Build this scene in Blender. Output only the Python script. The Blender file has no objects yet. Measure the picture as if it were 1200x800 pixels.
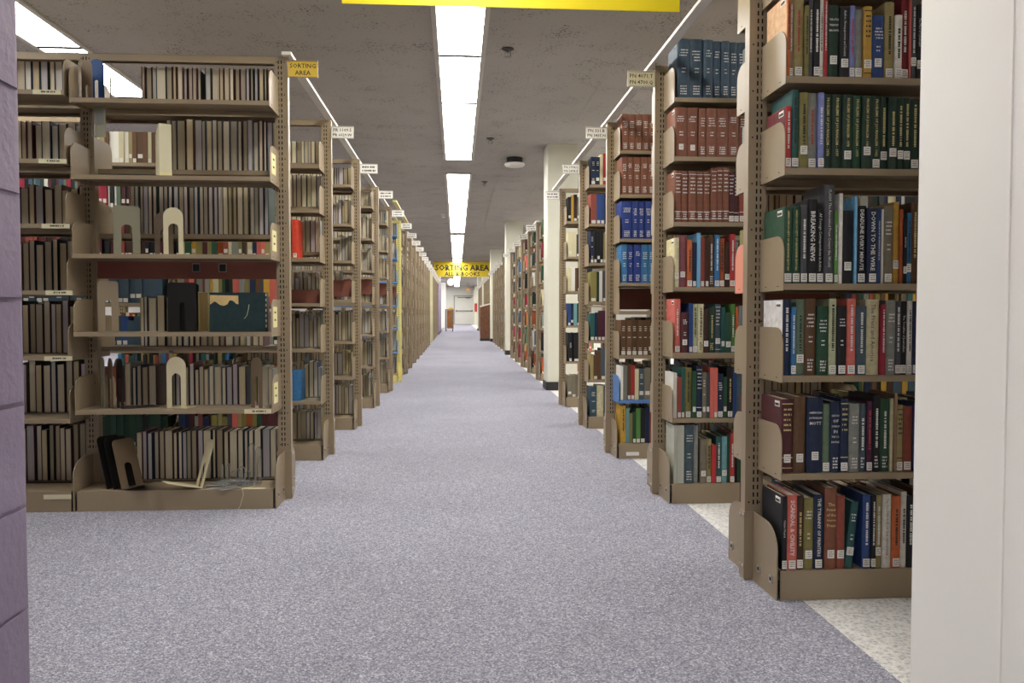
import bpy, math, random, re
from mathutils import Matrix, Vector
random.seed(11)
R = random.Random(5)
SC = bpy.context.scene
COL = SC.collection
PI = math.pi

# ---------------------------------------------------------------- camera
cd = bpy.data.cameras.new('camera')
cam = bpy.data.objects.new('camera', cd)
COL.objects.link(cam)
cd.sensor_width = 36.0
cd.lens = 28.8
cd.clip_end = 200
cam.location = (0, 0, 0.906)
cam.rotation_euler = (math.radians(90 - 2.028), 0, math.radians(-3.871))
SC.camera = cam

# ---------------------------------------------------------------- world, exposure
w = bpy.data.worlds.new('world')
SC.world = w
w.use_nodes = True
w.node_tree.nodes['Background'].inputs[0].default_value = (0.9, 0.88, 0.85, 1)
w.node_tree.nodes['Background'].inputs[1].default_value = 0.05
SC.view_settings.view_transform = 'Standard'
SC.view_settings.look = 'None'
SC.view_settings.gamma = 1.0
SC.view_settings.use_curve_mapping = False
SC.view_settings.exposure = 0.0
LAMP = 24.0                      # radiance of the fluorescent diffusers
try:
    SC.cycles.use_denoising = True
    SC.cycles.denoiser = 'OPENIMAGEDENOISE'
    SC.cycles.max_bounces = 8
    SC.cycles.diffuse_bounces = 5
    SC.cycles.glossy_bounces = 3
    SC.cycles.transparent_max_bounces = 8
    SC.cycles.sample_clamp_indirect = 6
except Exception:
    pass


# ---------------------------------------------------------------- helpers
def lin(h):
    h = h.lstrip('#')
    v = [int(h[i:i + 2], 16) / 255 for i in (0, 2, 4)]
    return tuple(x / 12.92 if x <= .04045 else ((x + .055) / 1.055) ** 2.4 for x in v) + (1.0,)


class MB:
    """collects boxes, prisms and quads; build() links them as one mesh object"""

    def __init__(s):
        s.v, s.f, s.m = [], [], []

    def add(s, v, f, mi=0):
        n = len(s.v)
        s.v += v
        s.f += [tuple(i + n for i in q) for q in f]
        s.m += [mi] * len(f)
        return s

    def box(s, x0, x1, y0, y1, z0, z1, mi=0):
        v = [(x, y, z) for x in (x0, x1) for y in (y0, y1) for z in (z0, z1)]
        return s.add(v, [(0, 1, 3, 2), (4, 6, 7, 5), (0, 4, 5, 1), (2, 3, 7, 6), (0, 2, 6, 4), (1, 5, 7, 3)], mi)

    def prism(s, poly, a, b, axis='x', mi=0):
        """poly is a 2D outline in the two other axes, extruded from a to b"""
        n = len(poly)
        put = {'x': lambda p, t: (t, p[0], p[1]), 'y': lambda p, t: (p[0], t, p[1]), 'z': lambda p, t: (p[0], p[1], t)}[axis]
        v = [put(p, a) for p in poly] + [put(p, b) for p in poly]
        f = [tuple(range(n))[::-1], tuple(range(n, 2 * n))] + [(i, (i + 1) % n, (i + 1) % n + n, i + n) for i in range(n)]
        return s.add(v, f, mi)

    def cyl(s, c, r, h, axis='z', n=12, mi=0):
        p = [(c['xyz'.index(q)]) for q in 'xyz']
        k = {'x': (1, 2), 'y': (0, 2), 'z': (0, 1)}[axis]
        t = p['xyz'.index(axis)]
        poly = [(p[k[0]] + r * math.cos(2 * PI * i / n), p[k[1]] + r * math.sin(2 * PI * i / n)) for i in range(n)]
        return s.prism(poly, t, t + h, axis, mi)

    def tube(s, pts, r, n=6, mi=0):
        pts = [Vector(p) for p in pts]
        rings = []
        for i, p in enumerate(pts):
            d = (pts[min(i + 1, len(pts) - 1)] - pts[max(i - 1, 0)]).normalized()
            u = d.cross(Vector((0, 0, 1)))
            if u.length < 1e-3:
                u = d.cross(Vector((1, 0, 0)))
            u.normalize()
            q = d.cross(u)
            rings.append([tuple(p + (u * math.cos(2 * PI * k / n) + q * math.sin(2 * PI * k / n)) * r) for k in range(n)])
        v = [x for ring in rings for x in ring]
        f = [(i * n + k, i * n + (k + 1) % n, (i + 1) * n + (k + 1) % n, (i + 1) * n + k) for i in range(len(pts) - 1) for k in range(n)]
        return s.add(v, f, mi)

    def mesh(s, name, *mats):
        me = bpy.data.meshes.new(name)
        me.from_pydata(s.v, [], s.f)
        for m in mats:
            me.materials.append(m)
        if any(s.m):
            me.polygons.foreach_set('material_index', s.m)
        me.update()
        return me

    def build(s, name, *mats, parent=None, loc=None):
        return obj(name, s.mesh(name, *mats), parent, loc)


def obj(name, data, parent=None, loc=None):
    o = bpy.data.objects.new(name, data)
    COL.objects.link(o)
    if parent is not None:
        o.parent = parent
    if loc is not None:
        o.location = loc
    return o


def tag(o, label=None, cat=None, group=None, kind=None):
    for k, v in (('label', label), ('category', cat), ('group', group), ('kind', kind)):
        if v:
            o[k] = v
    return o


def struct(o):
    o['kind'] = 'structure'
    return o


def empty(name, loc, rz=0.0):
    o = obj(name, None, None, loc)
    o.rotation_euler = (0, 0, rz)
    o.empty_display_size = .05
    return o


# ---------------------------------------------------------------- materials
def mat(name, col=(.5, .5, .5, 1), rough=.6, metal=0.0, spec=.5):
    m = bpy.data.materials.new(name)
    m.use_nodes = True
    b = m.node_tree.nodes['Principled BSDF']
    b.inputs['Base Color'].default_value = col if len(col) == 4 else tuple(col) + (1,)
    b.inputs['Roughness'].default_value = rough
    b.inputs['Metallic'].default_value = metal
    b.inputs['Specular IOR Level'].default_value = spec
    return m, m.node_tree.nodes, m.node_tree.links, b


def N(nodes, t, **kw):
    n = nodes.new(t)
    for k, v in kw.items():
        if k in n.inputs:
            n.inputs[k].default_value = v
        else:
            setattr(n, k, v)
    return n


def ramp(nodes, stops, interp='LINEAR'):
    r = nodes.new('ShaderNodeValToRGB')
    e = r.color_ramp.elements
    r.color_ramp.interpolation = interp
    while len(e) < len(stops):
        e.new(.5)
    for i, (p, c) in enumerate(stops):
        e[i].position = p
        e[i].color = c
    return r


def paint(name, hexcol, rough=.42, vary=.08, scale=3.0, speck=0.0, spec=.35):
    m, n, l, b = mat(name, lin(hexcol), rough, 0, spec)
    tc = N(n, 'ShaderNodeTexCoord')
    no = N(n, 'ShaderNodeTexNoise', Scale=scale, Detail=4.0)
    l.new(tc.outputs['Object'], no.inputs['Vector'])
    c = lin(hexcol)
    lo = tuple(x * (1 - vary) for x in c[:3]) + (1,)
    hi = tuple(min(1, x * (1 + vary)) for x in c[:3]) + (1,)
    r = ramp(n, [(.3, lo), (.7, hi)])
    l.new(no.outputs['Fac'], r.inputs['Fac'])
    l.new(r.outputs['Color'], b.inputs['Base Color'])
    return m


M = {}
M['taupe'] = paint('taupe_enamel', '94846c', .38)
M['taupe_dark'] = paint('taupe_underside', '82735c', .5)
M['slot'] = mat('slot_shadow_steel', (.02, .017, .013, 1), .9, 0, .05)[0]
M['maroon_steel'] = paint('maroon_enamel', '865246', .45, .1, 5)
M['blue_steel'] = paint('blue_enamel', '5f86bb', .42)
M['yellow_steel'] = paint('yellow_enamel', 'd9cb7c', .42)
M['cream_steel'] = paint('cream_enamel', 'cfc9a8', .42)
M['salmon_steel'] = paint('salmon_enamel', 'dd8f78', .42)
M['white_steel'] = paint('white_enamel', 'dcd9d0', .4, .05)
M['cream_plate'] = paint('cream_bookend_enamel', 'd6cca8', .4)
M['grey_plate'] = paint('grey_green_bookend_enamel', '8a8670', .4)
M['brown_plate'] = paint('brown_bookend_enamel', '6d5c48', .4)
M['black_plate'] = paint('black_bookend_enamel', '1d1b1a', .35)
M['blue_plate'] = paint('dark_blue_bookend_enamel', '2c4f86', .35)
M['zinc'] = mat('zinc_bolt', (.55, .53, .5, 1), .35, .9)[0]
M['wire'] = mat('wire_steel', (.36, .36, .35, 1), .35, .5)[0]
M['paper'] = paint('white_paper', 'efece4', .7, .03)
M['card'] = paint('cream_card', 'd9d2b0', .7, .05)
M['yellow_card'] = paint('yellow_card', 'e0bf4a', .6, .05)
M['tan_label'] = paint('tan_torn_paper', 'c8ad78', .8, .12, 30)
M['yellow_note'] = paint('pale_yellow_note', 'e3dba4', .7, .04)
M['ink'] = mat('black_ink', (.02, .02, .02, 1), .6)[0]
M['faint_ink'] = mat('faint_ink', (.22, .21, .2, 1), .6)[0]
M['white_print'] = mat('white_print', (.72, .71, .68, 1), .5)[0]
M['gold_print'] = mat('gold_print', (.62, .52, .24, 1), .4, .2)[0]
M['red_print'] = mat('red_print', (.42, .05, .05, 1), .5)[0]
M['plastic_clear'] = None
M['black'] = mat('black_rubber', (.015, .015, .015, 1), .5)[0]
M['white_wall'] = paint('off_white_wall_paint', 'f2f0e8', .45, .03, 1.2)
M['cream_col'] = paint('cream_column_paint', 'd6d4c3', .5, .03, 1.0)
M['wood'] = paint('brown_wood', '6b4630', .4, .25, 9)
M['wood_light'] = paint('orange_wood', '9a6536', .4, .2, 9)
M['red_box'] = paint('red_enamel', 'b02a26', .4)
M['amber'] = paint('amber_plastic', 'd8902c', .4)
M['trim'] = paint('grey_metal_trim', 'b9b4a8', .4)
M['steel_grey'] = paint('grey_steel', '77756f', .4)

# a book's cloth and page block take their colour from the object itself
m, n, l, b = mat('book_cloth', rough=.55, spec=.35)
oi = N(n, 'ShaderNodeObjectInfo')
tc = N(n, 'ShaderNodeTexCoord')
no = N(n, 'ShaderNodeTexNoise', Scale=45.0, Detail=5.0)
l.new(tc.outputs['Object'], no.inputs['Vector'])
mr = N(n, 'ShaderNodeMapRange')
mr.inputs[1].default_value = .3
mr.inputs[2].default_value = .7
mr.inputs[3].default_value = .82
mr.inputs[4].default_value = 1.15
l.new(no.outputs['Fac'], mr.inputs[0])
vm = N(n, 'ShaderNodeVectorMath', operation='SCALE')
l.new(oi.outputs['Color'], vm.inputs[0])
l.new(mr.outputs[0], vm.inputs['Scale'])
l.new(vm.outputs['Vector'], b.inputs['Base Color'])
M['cloth'] = m
m, n, l, b = mat('book_pages', rough=.8, spec=.2)
oi = N(n, 'ShaderNodeObjectInfo')
tc = N(n, 'ShaderNodeTexCoord')
wv = N(n, 'ShaderNodeTexNoise', Scale=1.0, Detail=3.0)
mp = N(n, 'ShaderNodeMapping')
mp.inputs['Scale'].default_value = (900, 6, 6)
l.new(tc.outputs['Object'], mp.inputs['Vector'])
l.new(mp.outputs['Vector'], wv.inputs['Vector'])
mr = N(n, 'ShaderNodeMapRange')
mr.inputs[1].default_value = .3
mr.inputs[2].default_value = .7
mr.inputs[3].default_value = .78
mr.inputs[4].default_value = 1.1
l.new(wv.outputs['Fac'], mr.inputs[0])
vm = N(n, 'ShaderNodeVectorMath', operation='SCALE')
l.new(oi.outputs['Color'], vm.inputs[0])
l.new(mr.outputs[0], vm.inputs['Scale'])
l.new(vm.outputs['Vector'], b.inputs['Base Color'])
M['pages'] = m
m, n, l, b = mat('book_mass', rough=.6, spec=.3)
at = N(n, 'ShaderNodeAttribute', attribute_name='tint')
l.new(at.outputs['Color'], b.inputs['Base Color'])
M['mass'] = m

# carpet: lavender grey loop pile with light and dark flecks
m, n, l, b = mat('lavender_grey_carpet', rough=.95, spec=.1)
tc = N(n, 'ShaderNodeTexCoord')
v1 = N(n, 'ShaderNodeTexVoronoi', Scale=250.0)
v2 = N(n, 'ShaderNodeTexNoise', Scale=95.0, Detail=3.0)
v3 = N(n, 'ShaderNodeTexNoise', Scale=1.1, Detail=3.0)
for v in (v1, v2, v3):
    l.new(tc.outputs['Object'], v.inputs['Vector'])
sx = N(n, 'ShaderNodeSeparateColor')
l.new(v1.outputs['Color'], sx.inputs[0])
r1 = ramp(n, [(0, lin('73727f')), (.3, lin('888793')), (.62, lin('96959f')), (.86, lin('aaa9b1')), (1, lin('c4c3ca'))])
l.new(sx.outputs[0], r1.inputs['Fac'])
r2 = ramp(n, [(.3, (.80, .80, .83, 1)), (.7, (1.15, 1.15, 1.15, 1))])
l.new(v2.outputs['Fac'], r2.inputs['Fac'])
r3 = ramp(n, [(.3, (.93, .93, .93, 1)), (.7, (1.06, 1.06, 1.06, 1))])
l.new(v3.outputs['Fac'], r3.inputs['Fac'])
mx = N(n, 'ShaderNodeMix', data_type='RGBA', blend_type='MULTIPLY')
mx.inputs[0].default_value = 1
l.new(r1.outputs['Color'], mx.inputs[6])
l.new(r2.outputs['Color'], mx.inputs[7])
my = N(n, 'ShaderNodeMix', data_type='RGBA', blend_type='MULTIPLY')
my.inputs[0].default_value = 1
l.new(mx.outputs[2], my.inputs[6])
l.new(r3.outputs['Color'], my.inputs[7])
l.new(my.outputs[2], b.inputs['Base Color'])
bp = N(n, 'ShaderNodeBump', Strength=.5, Distance=.004)
l.new(v1.outputs['Distance'], bp.inputs['Height'])
l.new(bp.outputs['Normal'], b.inputs['Normal'])
M['carpet'] = m

# pale patterned floor under the right hand shelving
m, n, l, b = mat('pale_patterned_floor', rough=.8, spec=.2)
tc = N(n, 'ShaderNodeTexCoord')
v1 = N(n, 'ShaderNodeTexVoronoi', Scale=70.0)
v2 = N(n, 'ShaderNodeTexNoise', Scale=190.0, Detail=2.0)
for v in (v1, v2):
    l.new(tc.outputs['Object'], v.inputs['Vector'])
r1 = ramp(n, [(.1, lin('aaa8a6')), (.45, lin('cfcdca')), (.8, lin('dedbd6'))])
l.new(v1.outputs['Distance'], r1.inputs['Fac'])
r2 = ramp(n, [(.35, (.82, .82, .82, 1)), (.65, (1.08, 1.08, 1.08, 1))])
l.new(v2.outputs['Fac'], r2.inputs['Fac'])
mx = N(n, 'ShaderNodeMix', data_type='RGBA', blend_type='MULTIPLY')
mx.inputs[0].default_value = 1
l.new(r1.outputs['Color'], mx.inputs[6])
l.new(r2.outputs['Color'], mx.inputs[7])
l.new(mx.outputs[2], b.inputs['Base Color'])
M['pale_floor'] = m

# fissured acoustic ceiling tile
m, n, l, b = mat('fissured_ceiling_tile', rough=.9, spec=.1)
tc = N(n, 'ShaderNodeTexCoord')
gm = N(n, 'ShaderNodeNewGeometry')
n1 = N(n, 'ShaderNodeTexNoise', Scale=62.0, Detail=2.0, Distortion=1.2)
n2 = N(n, 'ShaderNodeTexNoise', Scale=3.2, Detail=2.0)
n3 = N(n, 'ShaderNodeTexNoise', Scale=.7, Detail=3.0)
for v in (n1, n2, n3):
    l.new(gm.outputs['Position'], v.inputs['Vector'])
ma = N(n, 'ShaderNodeMath', operation='MULTIPLY_ADD')
l.new(n2.outputs['Fac'], ma.inputs[0])
ma.inputs[1].default_value = .45
l.new(n1.outputs['Fac'], ma.inputs[2])
r1 = ramp(n, [(.0, (1, 1, 1, 1)), (.872, (1, 1, 1, 1)), (.915, (.30, .28, .26, 1))])
l.new(ma.outputs[0], r1.inputs['Fac'])
r3 = ramp(n, [(.3, lin('a19c96')), (.7, lin('ada8a2'))])
l.new(n3.outputs['Fac'], r3.inputs['Fac'])
mx = N(n, 'ShaderNodeMix', data_type='RGBA', blend_type='MULTIPLY')
mx.inputs[0].default_value = 1
l.new(r3.outputs['Color'], mx.inputs[6])
l.new(r1.outputs['Color'], mx.inputs[7])
l.new(mx.outputs[2], b.inputs['Base Color'])
M['ceiling'] = m
M['joint'] = mat('ceiling_joint', lin('4e4942'), .9)[0]

# purple painted concrete block
m, n, l, b = mat('purple_block_paint', rough=.55, spec=.3)
gm = N(n, 'ShaderNodeNewGeometry')
n1 = N(n, 'ShaderNodeTexNoise', Scale=55.0, Detail=5.0)
n2 = N(n, 'ShaderNodeTexNoise', Scale=4.0, Detail=3.0)
for v in (n1, n2):
    l.new(gm.outputs['Position'], v.inputs['Vector'])
r1 = ramp(n, [(.3, lin('82758a')), (.7, lin('908398'))])
l.new(n2.outputs['Fac'], r1.inputs['Fac'])
l.new(r1.outputs['Color'], b.inputs['Base Color'])
bp = N(n, 'ShaderNodeBump', Strength=.5, Distance=.006)
l.new(n1.outputs['Fac'], bp.inputs['Height'])
l.new(bp.outputs['Normal'], b.inputs['Normal'])
M['purple'] = m

# lamps: only their diffusers give off light
m, n, l, b = mat('fluorescent_diffuser', (.9, .9, .9, 1), .5)
b.inputs['Emission Color'].default_value = (1.0, .975, .935, 1)
b.inputs['Emission Strength'].default_value = LAMP
M['lamp'] = m

# translucent yellow sign sheet
m, n, l, b = mat('yellow_acrylic_sheet', lin('e8cf2a'), .3)
tr = N(n, 'ShaderNodeBsdfTransparent')
tr.inputs[0].default_value = (1.0, .95, .55, 1)
ms = N(n, 'ShaderNodeMixShader')
ms.inputs[0].default_value = .22
out = n['Material Output']
l.new(b.outputs[0], ms.inputs[1])
l.new(tr.outputs[0], ms.inputs[2])
l.new(ms.outputs[0], out.inputs['Surface'])
M['acrylic'] = m
M['yellow_sign'] = paint('yellow_sign_enamel', 'e6cf22', .4, .03)

# ---------------------------------------------------------------- room shell
H = 2.84
def slab(name, x0, x1, y0, y1, z0, z1, mt, parent=None):
    o = MB().box(x0, x1, y0, y1, z0, z1).build(name, mt, parent=parent)
    if parent is None:
        struct(o)
    return o


slab('floor', -9, 9, -4, 62.6, -.1, 0, M['pale_floor'])
slab('carpet_floor', -9, 1.082, -4, 62.4, 0, .003, M['carpet'])
ceil = slab('ceiling', -9, 9, -4, 62.6, H + .018, H + .1, M['joint'])
# tiles that can be told apart are pieces of their own
TW, TL = .605, 1.21
TX0, TX1, TY0, TY1 = -7 * TW, 7 * TW, 1.21, 1.21 + 15 * TL
tile_me = MB().box(.0007, TW - .0007, .0007, TL - .0007, 0, .018).mesh('tile', M['ceiling'])
for i in range(14):
    for j in range(15):
        o = obj('tile', tile_me, ceil, (TX0 + i * TW, TY0 + j * TL, H + R.uniform(-.0002, .0004)))
for x0, x1, y0, y1 in ((-9, TX0, -4, 62.6), (TX1, 9, -4, 62.6), (TX0, TX1, -4, TY0), (TX0, TX1, TY1, 62.6)):
    MB().box(x0, x1, y0, y1, H, H + .018).build('ceiling_panel', M['ceiling'], parent=ceil)
slab('wall_left', -9.2, -9, -4, 62.6, 0, H, M['white_wall'])
slab('wall_right', 9, 9.2, -4, 62.6, 0, H, M['white_wall'])
slab('wall_back', -9, 9, -4.2, -4, 0, H, M['white_wall'])
slab('wall_end', -9, 9, 62.4, 62.6, 0, H, M['white_wall'])

# near purple partition of concrete blocks with rounded end
part = MB().box(-1.035, -.8435, -3.6, 1.656, 0, H).build('wall_partition', M['purple'])
struct(part)
zs = [-.07 + .2 * k for k in range(16)]
for c, z0 in enumerate(zs):
    za, zb = max(z0, 0) + .005, min(z0 + .2, H) - .005
    if zb - za < .02:
        continue
    y = 1.662
    first = True
    while y > -3.5:
        ln = .2 if (first and c % 2) else .4
        y0 = max(y - ln, -3.6)
        bm = MB()
        if first:
            r = .022
            arc = [(-.838 - r + r * math.sin(a), y - r + r * math.cos(a)) for a in [k * PI / 12 for k in range(7)]]
            bm.prism([(-1.04, y0 + .004), (-1.04, y)] + arc + [(-.838, y0 + .004)], za, zb, 'z')
        else:
            bm.box(-1.04, -.838, y0 + .004, y - .004, za, zb)
        bm.build('block', M['purple'], parent=part)
        y = y0
        first = False

# columns along the right side of the aisle
def column(x0, y0, y1, wide=.36):
    c = empty('column', (x0, y0, 0))
    struct(c)
    mb = MB()
    b_ = .012
    x1 = wide
    d = y1 - y0
    mb.prism([(b_, 0), (x1 - b_, 0), (x1, b_), (x1, d - b_), (x1 - b_, d), (b_, d), (0, d - b_), (0, b_)], 0, H, 'z')
    mb.build('shaft', M['cream_col'] if y0 > 3 else M['white_wall'], parent=c)
    if y0 > 3:
        MB().box(-.008, x1 + .008, -.008, d + .008, 0, .1).build('rubber_base', M['black'], parent=c)


rw = slab('wall_right_partition', 1.078, 1.30, -3.6, 1.852, 0, H, M['white_wall'])
MB().prism([(1.075, 1.535), (1.30, 1.535), (1.30, 1.86), (1.083, 1.86), (1.075, 1.852)], 0, H, 'z').build('end_casing', M['white_wall'], parent=rw)
for yy in (9.45, 17.4, 25.3, 33.3, 41.3):
    column(1.045, yy, yy + .36)

# far purple wall beyond the left shelving, end wall door
farw = slab('wall_far_partition', -1.3, -.72, 33.2, 38.6, 0, H, M['purple'])
slab('baseboard_far', -.72, -.705, 33.2, 38.6, 0, .1, M['black'])
slab('wall_far_return', -1.4, -.62, 47.5, 48.0, 0, H, M['white_wall'])
dr = empty('door_1', (.58, 62.4, 0))
struct(dr)
MB().box(-.71, .71, -.07, 0, 0, .02).box(-.79, -.71, -.09, 0, 0, 2.2).box(.71, .79, -.09, 0, 0, 2.2).box(-.79, .79, -.09, 0, 2.12, 2.2).build('door_frame', M['trim'], parent=dr)
MB().box(-.705, .705, -.05, 0, .02, 2.115).build('door_leaf', M['white_wall'], parent=dr)
MB().box(-.62, .62, -.13, -.06, 1.0, 1.06).box(-.64, -.56, -.13, -.04, .97, 1.09).box(.56, .64, -.13, -.04, .97, 1.09).build('panic_bar', M['steel_grey'], parent=dr)
MB().box(-.5, .6, -.14, -.05, 2.02, 2.08).box(.1, .45, -.16, -.05, 1.98, 2.04).build('door_closer', M['steel_grey'], parent=dr)
slab('baseboard_end', 1.4, 2.2, 62.3, 62.4, 0, .12, M['black'])

# ---------------------------------------------------------------- ceiling lights
def lamp_run(x, y0, nsec, label, sec=1.393, wd=.31):
    t = empty('ceiling_light', (x, y0, H))
    tag(t, label, 'light', 'fluorescent strip lights')
    L_ = nsec * sec
    h = wd / 2
    mb = MB()
    mb.box(-h - .035, -h, -.03, L_ + .03, -.016, 0).box(h, h + .035, -.03, L_ + .03, -.016, 0)
    mb.box(-h, h, -.03, 0, -.016, 0).box(-h, h, L_, L_ + .03, -.016, 0)
    mb.build('light_trim', M['trim'], parent=t)
    me = MB().box(-h, h, .004, sec - .004, -.010, -.002).mesh('diffuser', M['lamp'])
    for k in range(nsec):
        obj('diffuser', me, t, (0, k * sec, 0))
    for k in range(1, nsec):
        MB().box(-h, h, k * sec - .023, k * sec + .023, -.014, -.002).build('joint_strip', M['slot'], parent=t)


runs = [(2.055, 6), (11.5, 6), (20.5, 6), (29.6, 6), (38.6, 6), (47.6, 6), (56.6, 3)]
ORD = ['first', 'second', 'third', 'fourth', 'fifth', 'sixth', 'seventh', 'eighth', 'ninth', 'tenth', 'eleventh', 'twelfth', 'thirteenth', 'fourteenth',
       'fifteenth', 'sixteenth', 'seventeenth', 'eighteenth', 'nineteenth', 'twentieth',
       'twenty-first', 'twenty-second', 'twenty-third', 'twenty-fourth', 'twenty-fifth', 'twenty-sixth', 'twenty-seventh', 'twenty-eighth', 'twenty-ninth', 'thirtieth']
lamp_run(.1, -2.9, 2, 'added fill light behind the camera, unseen, shaped like a fluorescent strip')  # added light out of view to brighten the right partition and near bookcase
for x, row in ((.03, 'over the centre of the aisle'), (-2.87, 'over the left shelving'), (3.0, 'over the right shelving'), (-5.8, 'over the far left room'), (5.9, 'over the far right room')):
    for k, (y0, ns) in enumerate(runs):
        if abs(x) > 4 and k > 1:
            continue
        lamp_run(x, y0, ns, f'white fluorescent ceiling strip {row}, {ORD[k]} run from the camera')

# ---------------------------------------------------------------- text helpers
_tc = {}


def text_geo(body, bold=0.0, narrow=1.0):
    """glyph outlines of a line of text, as flat triangles; origin at its centre, height 1 = capital height"""
    key = (body, bold)
    if key not in _tc:
        cu = bpy.data.curves.new('glyphs', 'FONT')
        cu.body = body
        cu.resolution_u = 1
        cu.size = 1.0
        cu.offset = bold
        o = bpy.data.objects.new('glyphs', cu)
        me = o.to_mesh()
        v = [tuple(p.co[:2]) for p in me.vertices]
        f = [tuple(p.vertices) for p in me.polygons]
        o.to_mesh_clear()
        bpy.data.objects.remove(o)
        bpy.data.curves.remove(cu)
        xs = [p[0] for p in v] or [0]
        cx = (min(xs) + max(xs)) / 2
        wd = max(xs) - min(xs)
        _tc[key] = ([((p[0] - cx) / .7, p[1] / .7 - .5) for p in v], f, wd / .7)
    return _tc[key]


def put_text(mb, body, cx, cz, y, size, maxw=None, vertical=False, bold=0.0, mi=0, squeeze=None):
    """text on a plane facing -Y, centred on cx, cz; size is the capital height"""
    v, f, wd = text_geo(body, bold)
    sx = size
    if maxw and wd * sx > maxw:
        sx = maxw / wd
        if squeeze is None:
            size = max(size * .62, sx) if sx < size else size
    if vertical:
        P = [(cx + q[1] * size, y, cz - q[0] * sx) for q in v]
    else:
        P = [(cx + q[0] * sx, y, cz + q[1] * size) for q in v]
    mb.add(P, f, mi)


def dashes(mb, x0, x1, z, h, y, rnd, vertical=False, mi=0):
    """a line of small worn print too fine to read: short letter strokes"""
    t = x0
    while t < x1 - h * .3:
        k = h * rnd.uniform(.35, .8)
        a, b = t, min(t + k, x1)
        zz = h * rnd.uniform(.38, .5)
        if vertical:
            mb.add([(z - zz, y, b), (z + zz, y, b), (z + zz, y, a), (z - zz, y, a)], [(3, 2, 1, 0)], mi)
        else:
            mb.add([(a, y, z - zz), (b, y, z - zz), (b, y, z + zz), (a, y, z + zz)], [(0, 1, 2, 3)], mi)
        t = b + h * rnd.choice([.15, .15, .2, .6])


# ---------------------------------------------------------------- shelving
def plate_poly(d, z0, z1, r, rz=None, n=7):
    """outline in (y, z): from the post (y=0) out to y=-d, its upper outer corner rounded"""
    rz = rz or r
    arc = [(-d + r - r * math.cos(a), z1 - rz + rz * math.sin(a)) for a in [k * PI / 2 / (n - 1) for k in range(n)]]
    return [(0, z0), (-d, z0)] + arc + [(0, z1)]


SD = .2          # shelf depth
PITCH = .90      # post to post
PD = .020        # half depth of a post
SL = PITCH - .026
_cache = {}


def cached(key, fn):
    if key not in _cache:
        _cache[key] = fn()
    return _cache[key]


def shelf_mesh(mt, with_brackets, L_=SL):
    def f():
        mb = MB()
        mb.box(0, L_, -SD, -.004, -.003, 0)
        mb.box(0, L_, -SD, -SD + .002, -.02, -.003)
        mb.box(0, L_, -SD + .002, -SD + .016, -.02, -.018)
        mb.box(0, L_, -.006, -.004, -.022, -.003)
        if with_brackets:
            p = plate_poly(SD, -.022, .15, .055)
            mb.prism(p, -.003, 0, 'x')
            mb.prism(p, L_, L_ + .003, 'x')
        return mb.mesh('shelf', mt)
    return cached(('shelf', mt.name, with_brackets, L_), f)


def bracket_mesh(mt):
    def f():
        mb = MB()
        mb.prism(plate_poly(SD, -.022, .15, .055), -.0015, .0015, 'x')
        for yy, zz in ((-.05, -.008), (-.15, -.008)):
            mb.box(-.002, .002, yy - .012, yy, zz - .001, zz + .001, 1)
        return mb.mesh('end_bracket', mt, M['slot'])
    return cached(('br', mt.name), f)


def base_mesh(mt, L_=SL):
    def f():
        mb = MB()
        mb.box(0, L_, -SD, -.004, .092, .095)
        mb.box(0, L_, -SD, -SD + .003, .002, .092)
        return mb.mesh('base_shelf', mt)
    return cached(('base', mt.name), f)


def base_bracket_mesh(mt):
    def f():
        mb = MB()
        mb.prism(plate_poly(SD + .006, 0, .235, .10, .075), -.002, .002, 'x')
        for yy in (-.06, -.165):
            mb.box(-.006, .006, yy - .012, yy + .012, .048, .072, 1)
            mb.box(-.0065, .0065, yy - .006, yy + .006, .054, .066, 2)
        return mb.mesh('base_bracket', mt, M['zinc'], M['slot'])
    return cached(('bb', mt.name), f)


def post_mesh(mt, hgt, off, detail):
    def f():
        mb = MB()
        w2, d2 = .031, PD
        mb.box(-w2, w2, -d2, d2, 0, hgt)
        if detail:
            z = .26
            k = 0
            while z < hgt - .03:
                for sx in (-.007, .007):
                    for yy in (-d2 - .0006, d2 + .0006):
                        a, c = off + sx - .0026, off + sx + .0026
                        mb.add([(a, yy, z), (c, yy, z), (c, yy, z + .015), (a, yy, z + .015)], [(0, 1, 2, 3)], 1)
                if k % 6 == 0:
                    for sx in (-.019, .017):
                        mb.cyl((off * .3 + sx, -d2 - .0007, z + .007), .003, .0006, 'y', 6, 1)
                z += .0254
                k += 1
            # lower casing around the post
            mb.box(-w2 - .003, w2 + .003, -d2 - .003, d2 + .003, .012, .235)
            for yy in (-.011, .011):
                for zz in (.05, .222):
                    mb.cyl((-w2 - .006, yy, zz), .006, .012 + 2 * w2, 'x', 8, 2)
        return mb.mesh('post', mt, M['slot'], M['zinc'])
    return cached(('post', mt.name, round(hgt, 3), off, detail), f)


RACKS = []


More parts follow.
